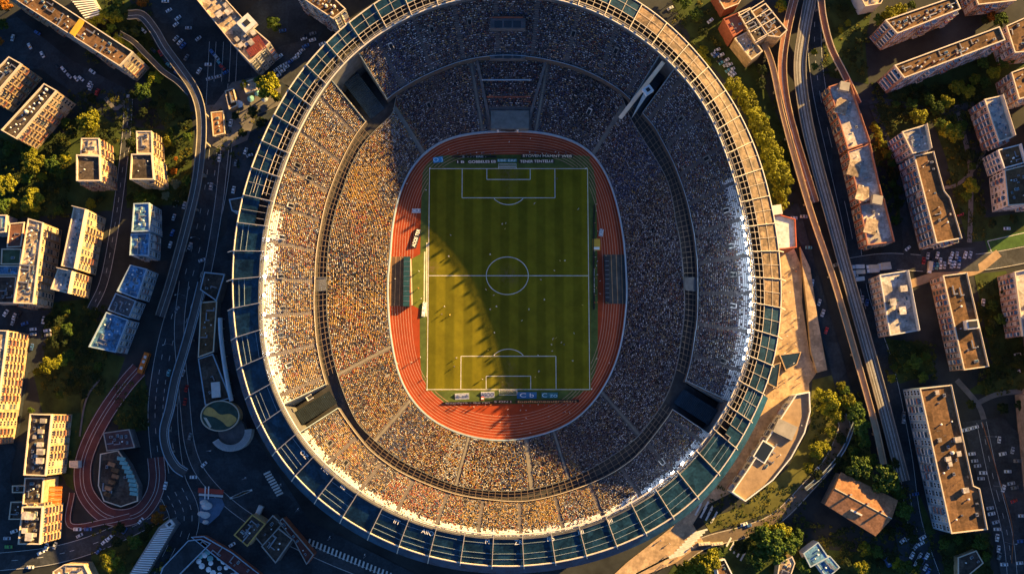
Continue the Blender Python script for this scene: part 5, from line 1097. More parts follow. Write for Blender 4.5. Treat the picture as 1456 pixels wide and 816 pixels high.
# gabled hall
h0, h1 = 8.0, 9.7; q = [P(1196, 671, h0), P(1277, 711, h0), P(1245, 762, h0), P(1173, 717, h0)]; rg = [P(1187, 694, h1), P(1268, 737, h1)]
cx_, cy_ = sum(p[0] for p in q) / 4, sum(p[1] for p in q) / 4; e = empty('gabled_hall', (cx_, cy_, 0), 'long hall with a brown pitched roof under the tree shadows', 'hall'); q = [(x - cx_, y - cy_) for x, y in q]; rg = [(x - cx_, y - cy_) for x, y in rg]
b = MB(); b.prism(ccw(inset(ccw(q), .4)), 0, h0, bottom=False); b.build('wall', concrete_d, e)
b = MB(); Z = lambda p, z: (p[0], p[1], z)
lo = [Z(p, h0) for p in q]; tp_ = [Z(rg[0], h1), Z(rg[1], h1)]
b.face([lo[0], tp_[0], tp_[1], lo[1]]); b.face([lo[2], tp_[1], tp_[0], lo[3]]); b.face([lo[1], tp_[1], lo[2]]); b.face([lo[3], tp_[0], lo[0]])
b.v = b.v + [(x, y, z - .3) for x, y, z in b.v]; n0 = len(b.v) // 2; fs = list(b.f); b.f += [tuple(i + n0 for i in reversed(f)) for f in fs]; b.m += [0] * len(fs)
ro = b.build('roof', r_tile, e); b = MB(); b.bar(tp_[0], tp_[1], .3, .25); b.build('ridge_cap', cream, ro)
for t in (.25, .55, .8):
    p = Vector(tp_[0]).lerp(Vector(tp_[1]), t); o = link('chimney', unit_mesh('chimney'), ro); o.location = (p.x + .4, p.y + .6, p.z - .6); o.scale = (.8, .8, 1.2)
b = MB(); p = Vector(lo[3]).lerp(Vector(tp_[1]), .45); b.box(p.x + .4, p.y - .6, p.z + .2, 5, .7, .7, -.45); b.build('roof_light', w_white, ro)

# ------------------------------------------------------------------ viaducts
def viaduct(px, wpx, z0, z1, label, deckm, parm=None, group='viaducts and ramps', lanes=(0,), cat='viaduct', name='viaduct', per=8, zs=None):
    n = len(px); pts = []
    for i, (u, v) in enumerate(px):
        z = zs[i] if zs else z0 + (z1 - z0) * i / (n - 1); pts.append((*P(u, v, z), z))
    pts = smooth(pts, per); ox, oy = pts[0].x, pts[0].y; pts = [Vector((p.x - ox, p.y - oy, p.z)) for p in pts]; w = wpx / 3.35; ns = offsets(pts)
    e = empty(name, (ox, oy, 0), label, cat, group); b = MB(); m = len(pts); vs = []
    for i in range(m):
        for s, dz in ((-1, 0), (1, 0), (.7, -.9), (-.7, -.9)): c = pts[i].xy + ns[i] * s * w / 2; vs.append((c.x, c.y, pts[i].z + dz))
    fs = [(i * 4 + k, i * 4 + (k + 1) % 4, (i + 1) * 4 + (k + 1) % 4, (i + 1) * 4 + k) for i in range(m - 1) for k in range(4)]
    b.hull(vs, [f[::-1] for f in fs]); b.build('deck', deckm, e)
    for s in (-1, 1):
        b = MB(); vs = []
        for i in range(m):
            for o_, dz in ((0, .01), (.18, .01), (.18, .8), (0, .8)): c = pts[i].xy + ns[i] * s * (w / 2 - .02 - o_); vs.append((c.x, c.y, pts[i].z + dz))
        fs = [(i * 4 + k, i * 4 + (k + 1) % 4, (i + 1) * 4 + (k + 1) % 4, (i + 1) * 4 + k) for i in range(m - 1) for k in range(4)]
        b.hull(vs, fs); b.build('parapet', parm or concrete, e)
    b = MB()
    for l in lanes: strip(b, pts, l * w / 2, .15, lambda j: pts[j].z + .02)
    if b.f: b.build('lane_line', road_white, e)
    for i in range(4, m - 2, 9):
        if pts[i].z > 2.2: b = MB(); b.box(pts[i].x, pts[i].y, (pts[i].z - .9) / 2, .8, min(w * .5, 2.2), pts[i].z - .9, math.atan2(ns[i].x, -ns[i].y)); b.build('pier', concrete, e)
    return e
deck_d = mat('viaduct asphalt', (.085, .078, .075), .85, var=.25, scale=.25); deck_t = mat('tan deck', (.40, .28, .17), .8, var=.2, scale=.3); deck_r = mat('rust deck', (.26, .12, .075), .85, var=.2)
viaduct([(182, 22), (202, 23), (220, 44), (234, 68), (256, 98), (275, 126), (285, 155), (287, 190), (284, 230), (278, 270), (266, 320), (252, 372), (241, 410), (228, 450)], 14, 8, 2, 'dark viaduct curving down past the market square', deck_d, concrete, lanes=(-.1,), zs=[5, 6, 7, 8, 9, 10, 10.5, 10, 9, 8, 6, 4.5, 3, 1.5])
viaduct([(170, 48), (190, 60), (210, 80), (232, 102), (252, 116), (270, 134)], 8, 4, 9.5, 'short dark ramp joining the curved viaduct from the garden side', deck_d, concrete, lanes=())
viaduct([(288, 402), (276, 450), (262, 500), (250, 540), (242, 580), (234, 612), (238, 640), (250, 662), (264, 672)], 13, 6, 6, 'brown footbridge with bright railing curving below the highway', deck_d, rail_b, lanes=(.5,), cat='footbridge', name='footbridge')
viaduct([(1086, 62), (1098, 95), (1110, 150), (1126, 212), (1152, 300), (1183, 392), (1212, 490), (1242, 598), (1256, 660)], 9, 5, 4, 'narrow tan ramp running all the way down beside the wide viaduct', deck_t, mat('tan parapet', (.55, .42, .28), .8, var=.1), lanes=())
viaduct([(1132, -12), (1119, 40), (1112, 90), (1116, 140), (1128, 190), (1142, 236), (1158, 288)], 13, 5, 4.2, 'brown viaduct from the top edge merging with the narrow tan ramp', deck_r, mat('tan parapet', (.55, .42, .28)), lanes=(0,))
viaduct([(1154, -12), (1142, 50), (1137, 100), (1145, 165), (1160, 230), (1180, 302), (1203, 386), (1230, 482), (1257, 580), (1284, 684)], 18, 4.5, 3.5, 'wide grey viaduct with several lanes running down past the red brick block', mat('grey deck', (.15, .135, .12), .85, var=.25, scale=.2), concrete, lanes=(-.45, -.05, .1, .5))
viaduct([(1166, -12), (1170, 25), (1181, 68), (1199, 104), (1220, 148)], 10, 8, 3, 'curved rust coloured ramp at the top edge beyond the wide viaduct', deck_r, cream, lanes=())
viaduct([(1145, 695), (1172, 672), (1198, 640), (1215, 600)], 5, 3.2, 2.4, 'thin pale wall walk beside the lower road', concrete_d, rail_b, lanes=(), name='retaining_wall', cat='wall')

# ------------------------------------------------------------------ trees
def tree_mesh(seed, tint, r=1.0):
    R_ = np.random.default_rng(seed); nc = 16; pos, size = [], []
    for k in range(nc):
        a = 2 * PI * k * .382 + R_.random() * .8; q = math.sqrt((k + .5) / nc) * .80; z = (.55 - .55 * q * q) + R_.uniform(-.12, .14); pos.append((q * math.cos(a), q * math.sin(a), z)); size.append(R_.uniform(.20, .36))
    P_, N_ = [], []
    for p, s in zip(pos, size):
        n = int(175 * (s / .28) ** 2); d = R_.normal(size=(n, 3)); d /= np.linalg.norm(d, axis=1)[:, None]; d[:, 2] = np.abs(d[:, 2]) * R_.choice([1, 1, -.5], n)
        P_.append(np.array(p) + d * s * R_.uniform(.55, 1.12, (n, 1)) * np.array([1, 1, .8])); N_.append(d)
    P_ = np.concatenate(P_); N_ = np.concatenate(N_); n = len(P_)
    N_ = N_ + R_.normal(0, .55, (n, 3)); N_ /= np.linalg.norm(N_, axis=1)[:, None]; t = np.cross(N_, R_.normal(size=(n, 3))); t /= np.linalg.norm(t, axis=1)[:, None]; u = np.cross(N_, t); s = R_.uniform(.045, .085, (n, 1))
    co = np.stack([P_ - t * s - u * s * .6, P_ + t * s - u * s * .6, P_ + t * s * .7 + u * s * .8, P_ - t * s * .7 + u * s * .8], 1).reshape(-1, 3)
    me = bpy.data.meshes.new('crown'); me.vertices.add(n * 4); me.vertices.foreach_set('co', co.astype(np.float32).ravel()); me.loops.add(n * 4); me.loops.foreach_set('vertex_index', np.arange(n * 4, dtype=np.int32))
    me.polygons.add(n); me.polygons.foreach_set('loop_start', np.arange(n, dtype=np.int32) * 4); me.polygons.foreach_set('loop_total', np.full(n, 4, dtype=np.int32)); me.update(calc_edges=True)
    cl = np.array(tint) * R_.uniform(.6, 1.35, (n, 1)) * np.array([1, 1, 1]) + R_.normal(0, .006, (n, 3)); cl = np.clip(cl, .003, .6); at_ = me.color_attributes.new('Col', 'FLOAT_COLOR', 'CORNER')
    at_.data.foreach_set('color', np.concatenate([np.repeat(cl, 4, 0), np.ones((n * 4, 1))], 1).astype(np.float32).ravel()); me.materials.append(leaf_m); return me
leaf_m = mat('leaves', (1, 1, 1), .7, vcol=True, orand=.25, spec=.2)
bark = mat('bark', (.09, .065, .045), .9, var=.3, scale=3)
def trunk_mesh(seed):
    R_ = random.Random(seed); b = MB(); b.tube((0, 0, -.95), (0, 0, .1), .075, 7, 0, .05)
    for k in range(6):
        a = k * 1.05 + R_.random() * .5; z = -.35 + .08 * k; b.tube((0, 0, z), (math.cos(a) * .5, math.sin(a) * .5, z + .45), .035, 5, 0, .012)
    return b.mesh('trunk', bark)
TINT = {'g': (.070, .115, .016), 'y': (.20, .20, .013), 'o': (.32, .12, .015), 'd': (.035, .050, .014), 'p': (.16, .20, .12)}
TN = {'g': 'green', 'y': 'yellow-green', 'o': 'orange', 'd': 'dark-green', 'p': 'pale'}
TM = {(k, s): tree_mesh(s * 17 + ord(k), TINT[k]) for k in TINT for s in range(3)}; TK = [trunk_mesh(s) for s in range(3)]
proto = {}
def tree(u, v, dpx, kind, label, group, cluster_i):
    s = cluster_i % 3; r = dpx / 3.35 / 2 * 1.2; h = max(3.0, r * 2.1); zc = h * .55
    x, y = P(u, v, zc)
    e = empty('tree', (x, y, 0), label, 'tree', group, random.uniform(0, 6.28))
    c = link('crown', TM[(kind, s)], e); c.location = (0, 0, zc); c.scale = (r, r, r * 1.0)
    t = link('trunk', TK[s], e); t.location = (0, 0, zc); t.scale = (r * .9, r * .9, zc / .95); return e
CL = [
 ('in the upper left corner garden', [(8, 10, 18, 'o'), (4, 36, 16, 'g'), (-2, 60, 14, 'o')]),
 ('behind the long corner slab', [(130, 32, 18, 'y'), (147, 25, 22, 'y'), (166, 26, 20, 'y'), (150, 52, 15, 'y'), (170, 57, 16, 'y'), (184, 66, 14, 'g'), (203, 80, 14, 'y'), (214, 86, 12, 'g'), (160, 40, 14, 'g'), (178, 45, 12, 'd'), (118, 15, 12, 'd')]),
 ('at the end wall of the corner slab', [(205, 132, 24, 'g'), (222, 112, 20, 'y'), (190, 136, 12, 'd'), (232, 136, 14, 'd'), (218, 150, 12, 'd'), (205, 160, 12, 'd')]),
 ('on the small green beside the parallel slabs', [(129, 176, 32, 'y'), (102, 190, 15, 'd'), (93, 174, 12, 'g'), (148, 196, 12, 'd')]),
 ('between the right tower and the viaduct', [(241, 201, 18, 'y'), (243, 187, 10, 'g'), (267, 195, 12, 'g'), (250, 226, 6, 'o'), (248, 244, 9, 'o'), (250, 262, 13, 'p'), (252, 205, 10, 'd'), (265, 230, 10, 'd'), (268, 172, 10, 'd'), (258, 160, 10, 'd')]),
 ('below the right tower', [(200, 282, 18, 'g'), (216, 282, 13, 'g'), (236, 279, 11, 'p'), (185, 282, 10, 'd'), (250, 290, 9, 'd')]),
 ('in the wooded garden left of the twin towers', [(14, 212, 18, 'g'), (50, 230, 28, 'y'), (76, 235, 22, 'g'), (94, 226, 15, 'y'), (61, 252, 13, 'y'), (10, 263, 28, 'y'), (48, 286, 30, 'y'), (5, 292, 20, 'g'), (22, 291, 15, 'y'), (40, 217, 18, 'g'), (86, 246, 14, 'g'), (28, 240, 14, 'd'), (75, 265, 14, 'd'), (30, 268, 12, 'd'), (95, 260, 12, 'd'), (70, 212, 14, 'd')]),
 ('beside the left tower', [(130, 291, 14, 'y'), (142, 284, 10, 'd'), (92, 290, 12, 'd')]),
 ('in the dark garden below the balcony block', [(95, 440, 12, 'g'), (82, 455, 12, 'd'), (98, 468, 17, 'g'), (105, 490, 12, 'd'), (70, 520, 22, 'y'), (87, 515, 18, 'y'), (55, 528, 11, 'y'), (140, 520, 11, 'g'), (120, 500, 12, 'd'), (110, 530, 13, 'd'), (125, 455, 12, 'd'), (80, 490, 12, 'd'), (85, 562, 10, 'g'), (120, 560, 12, 'd'), (100, 545, 12, 'd'), (45, 583, 9, 'g')]),
 ('along the verge below the red loop', [(225, 736, 16, 'o'), (192, 770, 18, 'g'), (158, 796, 24, 'y'), (172, 806, 14, 'g'), (205, 760, 10, 'd'), (232, 722, 9, 'o')]),
 ('at the top edge by the car park', [(170, 3, 16, 'g'), (205, 4, 16, 'o'), (190, 12, 10, 'd'), (215, 62, 8, 'd')]),
 ('around the market square', [(390, 35, 20, 'g'), (383, 125, 32, 'y'), (369, 116, 15, 'g'), (349, 121, 13, 'y'), (395, 140, 12, 'd'), (360, 160, 14, 'd'), (335, 165, 10, 'd'), (345, 190, 12, 'd'), (372, 175, 14, 'd')]),
 ('in the yellow row along the stadium rim', [(1042, 123, 24, 'y'), (1052, 136, 24, 'y'), (1062, 150, 26, 'y'), (1072, 166, 26, 'y'), (1080, 182, 26, 'y'), (1087, 199, 28, 'y'), (1095, 217, 28, 'y'), (1101, 236, 30, 'y'), (1108, 252, 32, 'y'), (1110, 272, 24, 'y'), (1112, 290, 17, 'y'), (1066, 136, 16, 'y'), (1086, 170, 14, 'g'), (1114, 238, 16, 'y')]),
 ('beside the industrial hall', [(998, 75, 17, 'y'), (1005, 90, 14, 'y'), (975, 6, 16, 'g'), (990, 22, 18, 'g'), (1000, 45, 14, 'd'), (1110, 10, 17, 'y'), (960, -2, 14, 'd')]),
 ('between the ramps at the top edge', [(1195, 44, 9, 'y'), (1205, 34, 9, 'y'), (1220, 60, 10, 'd'), (1213, 85, 10, 'd'), (1158, 95, 10, 'g'), (1157, 75, 9, 'y'), (1200, 12, 12, 'd')]),
 ('behind the upper slanting slab', [(1265, 22, 22, 'y'), (1280, 15, 18, 'y'), (1249, 29, 15, 'g'), (1295, 8, 12, 'g'), (1410, 25, 14, 'o'), (1422, 30, 20, 'g'), (1400, 30, 12, 'd')]),
 ('in the garden below the longest slanting slab', [(1295, 150, 17, 'g'), (1305, 166, 22, 'y'), (1320, 141, 15, 'g'), (1331, 155, 20, 'g'), (1345, 145, 18, 'y'), (1360, 125, 20, 'y'), (1375, 131, 18, 'y'), (1385, 114, 15, 'y'), (1400, 118, 15, 'g'), (1314, 129, 11, 'd'), (1412, 104, 18, 'y'), (1396, 90, 16, 'g'), (1437, 80, 20, 'g'), (1424, 92, 16, 'g'), (1340, 128, 12, 'd'), (1430, 120, 12, 'd')]),
 ('around the round lawn path', [(1351, 190, 28, 'y'), (1367, 179, 15, 'g'), (1338, 177, 14, 'g'), (1380, 265, 20, 'y'), (1374, 279, 14, 'g'), (1362, 300, 10, 'd'), (1395, 300, 12, 'd'), (1410, 318, 12, 'd'), (1440, 312, 12, 'd')]),
 ('in the hedge row beside the red brick block', [(1243, 182, 13, 'y'), (1248, 194, 13, 'y'), (1254, 206, 14, 'y'), (1260, 219, 14, 'y'), (1267, 232, 12, 'g'), (1272, 250, 11, 'd'), (1276, 270, 11, 'd'), (1278, 290, 11, 'd')]),
 ('in the dark garden at the right edge', [(1410, 434, 15, 'g'), (1421, 454, 15, 'g'), (1405, 470, 12, 'g'), (1396, 440, 10, 'd'), (1415, 490, 12, 'd'), (1430, 510, 14, 'd'), (1440, 530, 14, 'd'), (1405, 545, 14, 'd'), (1380, 575, 12, 'd'), (1425, 580, 14, 'd'), (1450, 575, 14, 'd'), (1428, 415, 12, 'd')]),
 ('below the truck yard office block', [(1300, 515, 18, 'g'), (1289, 521, 13, 'g'), (1316, 507, 11, 'g'), (1267, 538, 11, 'y'), (1305, 490, 11, 'd'), (1280, 500, 10, 'd')]),
 ('on the embankment beside the viaduct', [(1165, 561, 17, 'y'), (1180, 569, 24, 'y'), (1172, 582, 15, 'y'), (1195, 549, 13, 'y'), (1201, 556, 13, 'g'), (1188, 591, 18, 'y'), (1206, 571, 20, 'y'), (1216, 586, 24, 'g'), (1221, 606, 24, 'g'), (1180, 612, 14, 'y'), (1160, 640, 20, 'y'), (1171, 634, 15, 'y'), (1148, 664, 14, 'y'), (1226, 626, 19, 'g'), (1212, 642, 15, 'g'), (1193, 572, 13, 'g')]),
 ('beside the gabled hall', [(1221, 665, 32, 'g'), (1258, 680, 36, 'g'), (1283, 725, 22, 'g'), (1270, 658, 14, 'd'), (1238, 655, 17, 'g'), (1215, 645, 12, 'd'), (1276, 700, 18, 'g'), (1292, 750, 12, 'd')]),
 ('in the grove at the lower edge', [(1095, 770, 36, 'g'), (1080, 760, 24, 'g'), (1110, 756, 24, 'y'), (1121, 771, 26, 'g'), (1075, 790, 30, 'g'), (1140, 803, 20, 'g'), (1105, 790, 22, 'g'), (1134, 760, 15, 'g'), (1090, 752, 16, 'y'), (1083, 775, 10, 'o')]),
 ('by the crossing at the lower edge', [(1005, 797, 32, 'y'), (984, 806, 24, 'y'), (968, 813, 18, 'y'), (1018, 786, 16, 'g')]),
 ('below the gabled hall', [(1228, 780, 17, 'y'), (1224, 806, 19, 'y'), (1286, 806, 19, 'g'), (1301, 812, 14, 'g'), (1274, 800, 14, 'y'), (1205, 800, 12, 'd'), (1210, 775, 10, 'd'), (1250, 800, 12, 'd')]),
 ('below the longest flat block', [(1341, 772, 14, 'g'), (1392, 772, 18, 'g'), (1362, 766, 12, 'g'), (1378, 765, 12, 'd'), (1400, 790, 12, 'g'), (1345, 795, 12, 'd'), (1404, 812, 12, 'd')]),
]
k_ = 0
for phrase, lst in CL:
    od = ordinals(lst)
    for (u, v, d, kd), o_ in zip(lst, od):
        size = 'large' if d >= 24 else ('small' if d < 13 else 'medium'); k_ += 1
        tree(u, v, d, kd, f'{size} {TN[kd]} tree {phrase}, {o_}' if o_ else f'{size} {TN[kd]} tree {phrase}', 'trees ' + phrase, k_)
# the darker trees that fill the gardens
have = [(*P(u, v, d / 6), d / 6.7) for _, l in CL for u, v, d, _k in l]
random.seed(33)
FILL = [('left of the twin towers', (-5, 195, 100, 308, 16)), ('between the parallel slabs and the towers', (85, 140, 180, 195, 8)), ('between the right tower and the viaduct', (186, 150, 272, 288, 14)), ('behind the long corner slab', (125, 5, 212, 85, 8)), ('below the balcony block', (60, 432, 150, 555, 18)),
        ('at the head of the red loop', (186, 568, 206, 606, 6)), ('under the longest slanting slab', (1245, 125, 1400, 172, 14)), ('around the round lawn path', (1348, 165, 1400, 340, 12)), ('beside the red brick block', (1242, 175, 1284, 318, 6)), ('below the office block', (1258, 486, 1330, 540, 7)),
        ('at the right edge', (1388, 400, 1452, 560, 14)), ('on the viaduct embankment', (1160, 560, 1232, 685, 12)), ('at the lower edge', (1050, 750, 1310, 812, 20)), ('below the longest flat block', (1336, 762, 1406, 812, 6)), ('along the red loop verge', (140, 745, 240, 812, 8)), ('beside the stadium rim', (1000, 60, 1100, 200, 5))]
for phrase, (u0, v0, u1, v1, n) in FILL:
    got = []; n = max(2, round(n * .36))
    for _ in range(400):
        if len(got) >= n: break
        u, v, d = random.uniform(u0, u1), random.uniform(v0, v1), random.uniform(9, 17); x, y = P(u, v, d / 6)
        if any(inside((x, y), f) for f in FOOT) or any(math.hypot(x - a, y - b_) < (r + d / 6.7) * .8 for a, b_, r in have): continue
        if phrase == 'on the viaduct embankment' and u > 1195 + (v - 560) * .3: continue
        if phrase == 'beside the stadium rim' and u < 1012 + (v - 60) * .62: continue
        have.append((x, y, d / 6.7)); got.append((u, v, d, random.choice('ddg')))
    for q, o_ in zip(got, ordinals(got) if got else []):
        k_ += 1; tree(q[0], q[1], q[2], q[3], f'{TN[q[3]]} filler tree in the garden {phrase}, {o_}'.replace('filler tree', 'shade tree'), 'shade trees ' + phrase, k_)
# undergrowth in the gardens
areas = [(-5, 190, 100, 310, 420), (85, 130, 190, 200, 220), (185, 150, 275, 290, 330), (120, 0, 215, 90, 220), (60, 430, 150, 560, 420), (165, 545, 210, 610, 120), (60, 590, 110, 690, 60), (1240, 120, 1400, 175, 420), (1345, 160, 1400, 340, 260), (1240, 170, 1285, 320, 160), (1260, 485, 1330, 540, 150), (1390, 400, 1456, 560, 260), (1150, 560, 1235, 690, 320), (1010, 690, 1150, 755, 140), (1060, 745, 1330, 816, 420), (1335, 758, 1410, 816, 140), (955, 0, 1030, 90, 140), (1100, 130, 1128, 300, 60), (1170, 0, 1235, 110, 130), (130, 740, 245, 816, 160), (1270, 690, 1300, 760, 80), (300, 150, 390, 240, 90)]
ug, uc = [], []
for (u0, v0, u1, v1, n) in areas:
    for _ in range(n):
        x, y = P(random.uniform(u0, u1), random.uniform(v0, v1)); s = random.uniform(.5, 1.5); m_ = 14
        d = rng.normal(size=(m_, 3)); d /= np.linalg.norm(d, axis=1)[:, None]; d[:, 2] = np.abs(d[:, 2])
        ug.append(np.array([x, y, 0]) + d * s * rng.uniform(.5, 1.0, (m_, 1))); uc.append(np.tile(np.array(random.choice([TINT['d'], (.05, .065, .014), TINT['d'], (.11, .10, .015)])), (m_, 1)) * rng.uniform(.6, 1.3, (m_, 1)))
ug, uc = np.concatenate(ug), np.concatenate(uc)
lv = [(-.22, -.16, 0), (.22, -.16, .12), (.16, .2, .05), (-.16, .2, -.06)]
o = stamp(ug, rng.uniform(0, 6.28, len(ug)), rng.uniform(.7, 1.4, len(ug)), uc[:, None, :], lv, [(0, 1, 2, 3)], [0], 'undergrowth', mat('low leaves', (1, 1, 1), .8, vcol=True, spec=.15)); tag(o, 'low bushes and ground cover in the gardens', 'undergrowth', kind='stuff')

# ------------------------------------------------------------------ vehicles
def car_mesh(paint):
    b = MB(); L_, w, h = 3.0, 1.35, 1.05
    sec = [(-1.5, .28, .62, 1.20), (-1.42, .25, .70, 1.30), (-.75, .22, .74, 1.35), (.75, .22, .74, 1.35), (1.40, .25, .66, 1.28), (1.5, .28, .55, 1.15)]
    vs = []
    for x, z0, z1, ww in sec: vs += [(x, -ww / 2, z0), (x, ww / 2, z0), (x, ww / 2 * .94, z1), (x, -ww / 2 * .94, z1)]
    fs = [(0, 1, 2, 3), tuple(len(vs) - 4 + i for i in (3, 2, 1, 0))] + [(i * 4 + k, (i + 1) * 4 + k, (i + 1) * 4 + (k + 1) % 4, i * 4 + (k + 1) % 4) for i in range(5) for k in range(4)]
    b.hull(vs, fs, 0)
    cab = [(-.95, .56, .72), (-.55, .50, 1.08), (.45, .50, 1.08), (.95, .56, .72)]; vs = []
    for x, y, z in cab: vs += [(x, -y, z), (x, y, z)]
    b.hull(vs, ((0, 1, 3, 2), (4, 5, 7, 6), (0, 2, 4, 6), (1, 7, 5, 3)), 1)
    b.box(-.05, 0, 1.085, .98, 1.0, .03, 0, 0)
    for sx in (-.92, .92):
        for sy in (-.6, .6): b.tube((sx, sy - .09, .26), (sx, sy + .09, .26), .26, 10, 2)
    for sy in (-.45, .45): b.box(-1.49, sy, .52, .06, .26, .12, 0, 3); b.box(1.49, sy, .52, .06, .24, .12, 0, 4)
    return b.mesh('car', [paint, glass, dark, white, rt])
def paint(n, c): return mat(n + ' car paint', c, .3, var=0, spec=.5)
CC = {'white': paint('white', (.78, .79, .80)), 'silver': paint('silver', (.48, .50, .53)), 'black': paint('black', (.02, .02, .022)), 'red': paint('red', (.45, .03, .02)), 'blue': paint('blue', (.05, .14, .38)), 'grey': paint('grey', (.20, .21, .22)), 'green': paint('green', (.12, .4, .1)), 'teal': paint('teal', (.12, .38, .42)), 'yellow': paint('yellow', (.6, .4, .03)), 'orange': paint('orange', (.7, .2, .02))}
CM = {k: car_mesh(v) for k, v in CC.items()}
def car(u, v, a, c, label, group, z=.07):
    o = link('car', CM[c]); x, y = P(u, v, z + .6); o.location = (x, y, z + .08); o.rotation_euler = (0, 0, math.radians(a)); s = random.uniform(.92, 1.08); o.scale = (s, s, s); return tag(o, label, 'car', group)
def rowcars(x0, y0, x1, y1, n, a, drop=.15, jit=.8):
    out = []
    for k in range(n):
        if random.random() < drop: continue
        t = k / max(1, n - 1); out.append((x0 + (x1 - x0) * t + random.uniform(-jit, jit), y0 + (y1 - y0) * t + random.uniform(-jit, jit), a + random.uniform(-5, 5)))
    return out
random.seed(21)
def mix(): return random.choices(['white', 'silver', 'blue', 'grey', 'black', 'red', 'teal'], [9, 4, 1.4, 1.2, .8, .5, .8])[0]
CARS = [
 ('in the car park beside the big market tree', rowcars(366, 90, 384, 72, 5, 35) + rowcars(372, 98, 398, 80, 6, 35) + rowcars(380, 108, 420, 82, 7, 30) + rowcars(395, 108, 435, 65, 8, 30) + rowcars(425, 50, 458, 62, 6, 20, .2) + [(402, 44, 10), (432, 55, 20), (445, 48, 15)]),
 ('in the street below the long corner slab', [(18, 54, 80), (53, 47, -30), (42, 66, -60), (60, 78, -60), (80, 95, -45), (90, 99, -50), (98, 108, -45), (108, 112, -50), (115, 112, -40), (129, 124, 70), (127, 120, 65), (138, 131, 70), (131, 102, -35), (185, 137, 0)]),
 ('in the car park under the top edge', [(235, 2, 0), (250, 35, 40), (253, 26, 40), (268, 40, 0), (250, 55, 50), (256, 60, 50), (260, 65, 50), (282, 55, 40), (302, 75, -50), (308, 82, -50), (312, 90, -50), (316, 96, -45), (321, 103, 30), (283, 101, 60), (298, 112, 20), (310, 109, 20), (228, 76, -60), (234, 85, -50), (240, 93, -40), (252, 104, -30), (218, 72, -45), (204, 44, -40), (296, 92, 0), (265, 82, 60), (240, 15, 30)]),
 ('in the truck yard by the office block', rowcars(1215, 386, 1217, 398, 3, 8, 0)),
 ('in the small lot below the brown roofed block', rowcars(1313, 371, 1388, 371, 7, 80, .2) + rowcars(1320, 363, 1380, 362, 10, 75, .2) + rowcars(1322, 378, 1368, 376, 10, 80, .15)),
 ('along the outer edge of the big car park', [(1421, 625, 80), (1426, 645, 10), (1433, 670, 0), (1427, 694, 70), (1438, 687, 10), (1443, 693, 10), (1453, 733, 0), (1452, 769, 5), (1442, 712, 20), (1447, 655, 0), (1450, 800, 5), (1440, 640, 75)]),
 ('along the inner edge of the big car park', [(1373, 611, 10), (1380, 609, 10), (1387, 607, 10), (1382, 645, 5), (1386, 655, 5), (1390, 662, 5), (1416, 742, 15), (1418, 752, 0), (1418, 764, 80), (1420, 780, 80), (1421, 790, 70), (1428, 802, 0), (1395, 680, 0), (1398, 672, 0), (1410, 730, 10), (1408, 722, 10)]),
 ('in the lot below the gabled hall', [(1297, 789, 60), (1302, 777, 50), (1308, 790, 60), (1312, 797, 60), (1316, 806, 60), (1284, 768, 40), (1291, 765, 40), (1310, 772, 30), (1320, 812, 60), (1303, 800, 60), (1318, 790, 60), (1312, 764, 30)]),
 ('along the lower curving road', [(1125, 708, 35), (1161, 668, 50), (1058, 745, 15), (1064, 747, 15), (1262, 795, -70)]),
 ('in the street by the tall edge block', [(47, 468, 5), (47, 475, 5), (67, 470, 10), (68, 476, 10), (18, 458, 70), (20, 450, 70), (27, 447, 60), (45, 493, 80), (8, 445, 60), (35, 460, 20), (62, 455, 80)]),
 ('along the lower street below the red loop', [(110, 752, 0), (125, 752, 0), (113, 761, 30), (66, 777, 80), (78, 775, 70), (140, 783, 50), (148, 770, 45), (155, 765, 45), (177, 754, 60), (200, 740, 50), (12, 777, 0), (43, 806, 0), (58, 785, 30), (20, 755, 20), (10, 765, 0)]),
 ('on the forecourt beside the entrance strip', [(263, 571, 80), (265, 552, 75), (275, 678, 0), (260, 530, 70), (235, 690, 80), (330, 774, 30), (290, 660, 45), (270, 620, 75)]),
 ('on the highway and its ramps', [(247, 309, 75), (250, 290, 70), (245, 331, 70), (242, 348, 75), (262, 292, 75), (287, 370, 20), (312, 225, 85), (335, 232, 80), (300, 265, 80), (270, 350, 70), (252, 440, 60), (240, 530, 75), (328, 175, 80), (349, 215, 70), (355, 221, 20), (332, 270, 80)]),
 ('beside the industrial hall', rowcars(1016, 76, 1046, 112, 9, 30, .1, 2) + rowcars(1022, 72, 1040, 98, 5, 30, .1, 2) + [(953, 12, 30), (1010, 30, 40)]),
 ('on the shaded road below the red annex', [(1129, 310, 0), (1143, 308, 0), (1150, 352, 0), (1165, 430, 70), (1170, 445, 70), (1155, 402, 80), (1175, 470, 70), (1190, 376, 20)]),
 ('in the right edge gardens', [(1398, 430, 80), (1447, 504, 10), (1446, 528, 10), (1291, 353, 40), (1233, 430, 80), (1226, 425, 80), (1285, 590, 80), (1285, 597, 80), (1302, 702, 10), (1366, 305, 10), (1432, 325, 0)]),
]
SPECIAL = {(263, 571): 'red', (265, 552): 'red', (12, 777): 'green', (1373, 611): 'white'}
for phrase, lst in CARS:
    od = ordinals(lst)
    for p, o_ in zip(lst, od):
        c = SPECIAL.get((p[0], p[1])) or mix(); car(p[0], p[1], p[2], c, f'{c} car {phrase}, {o_}', 'cars ' + phrase)
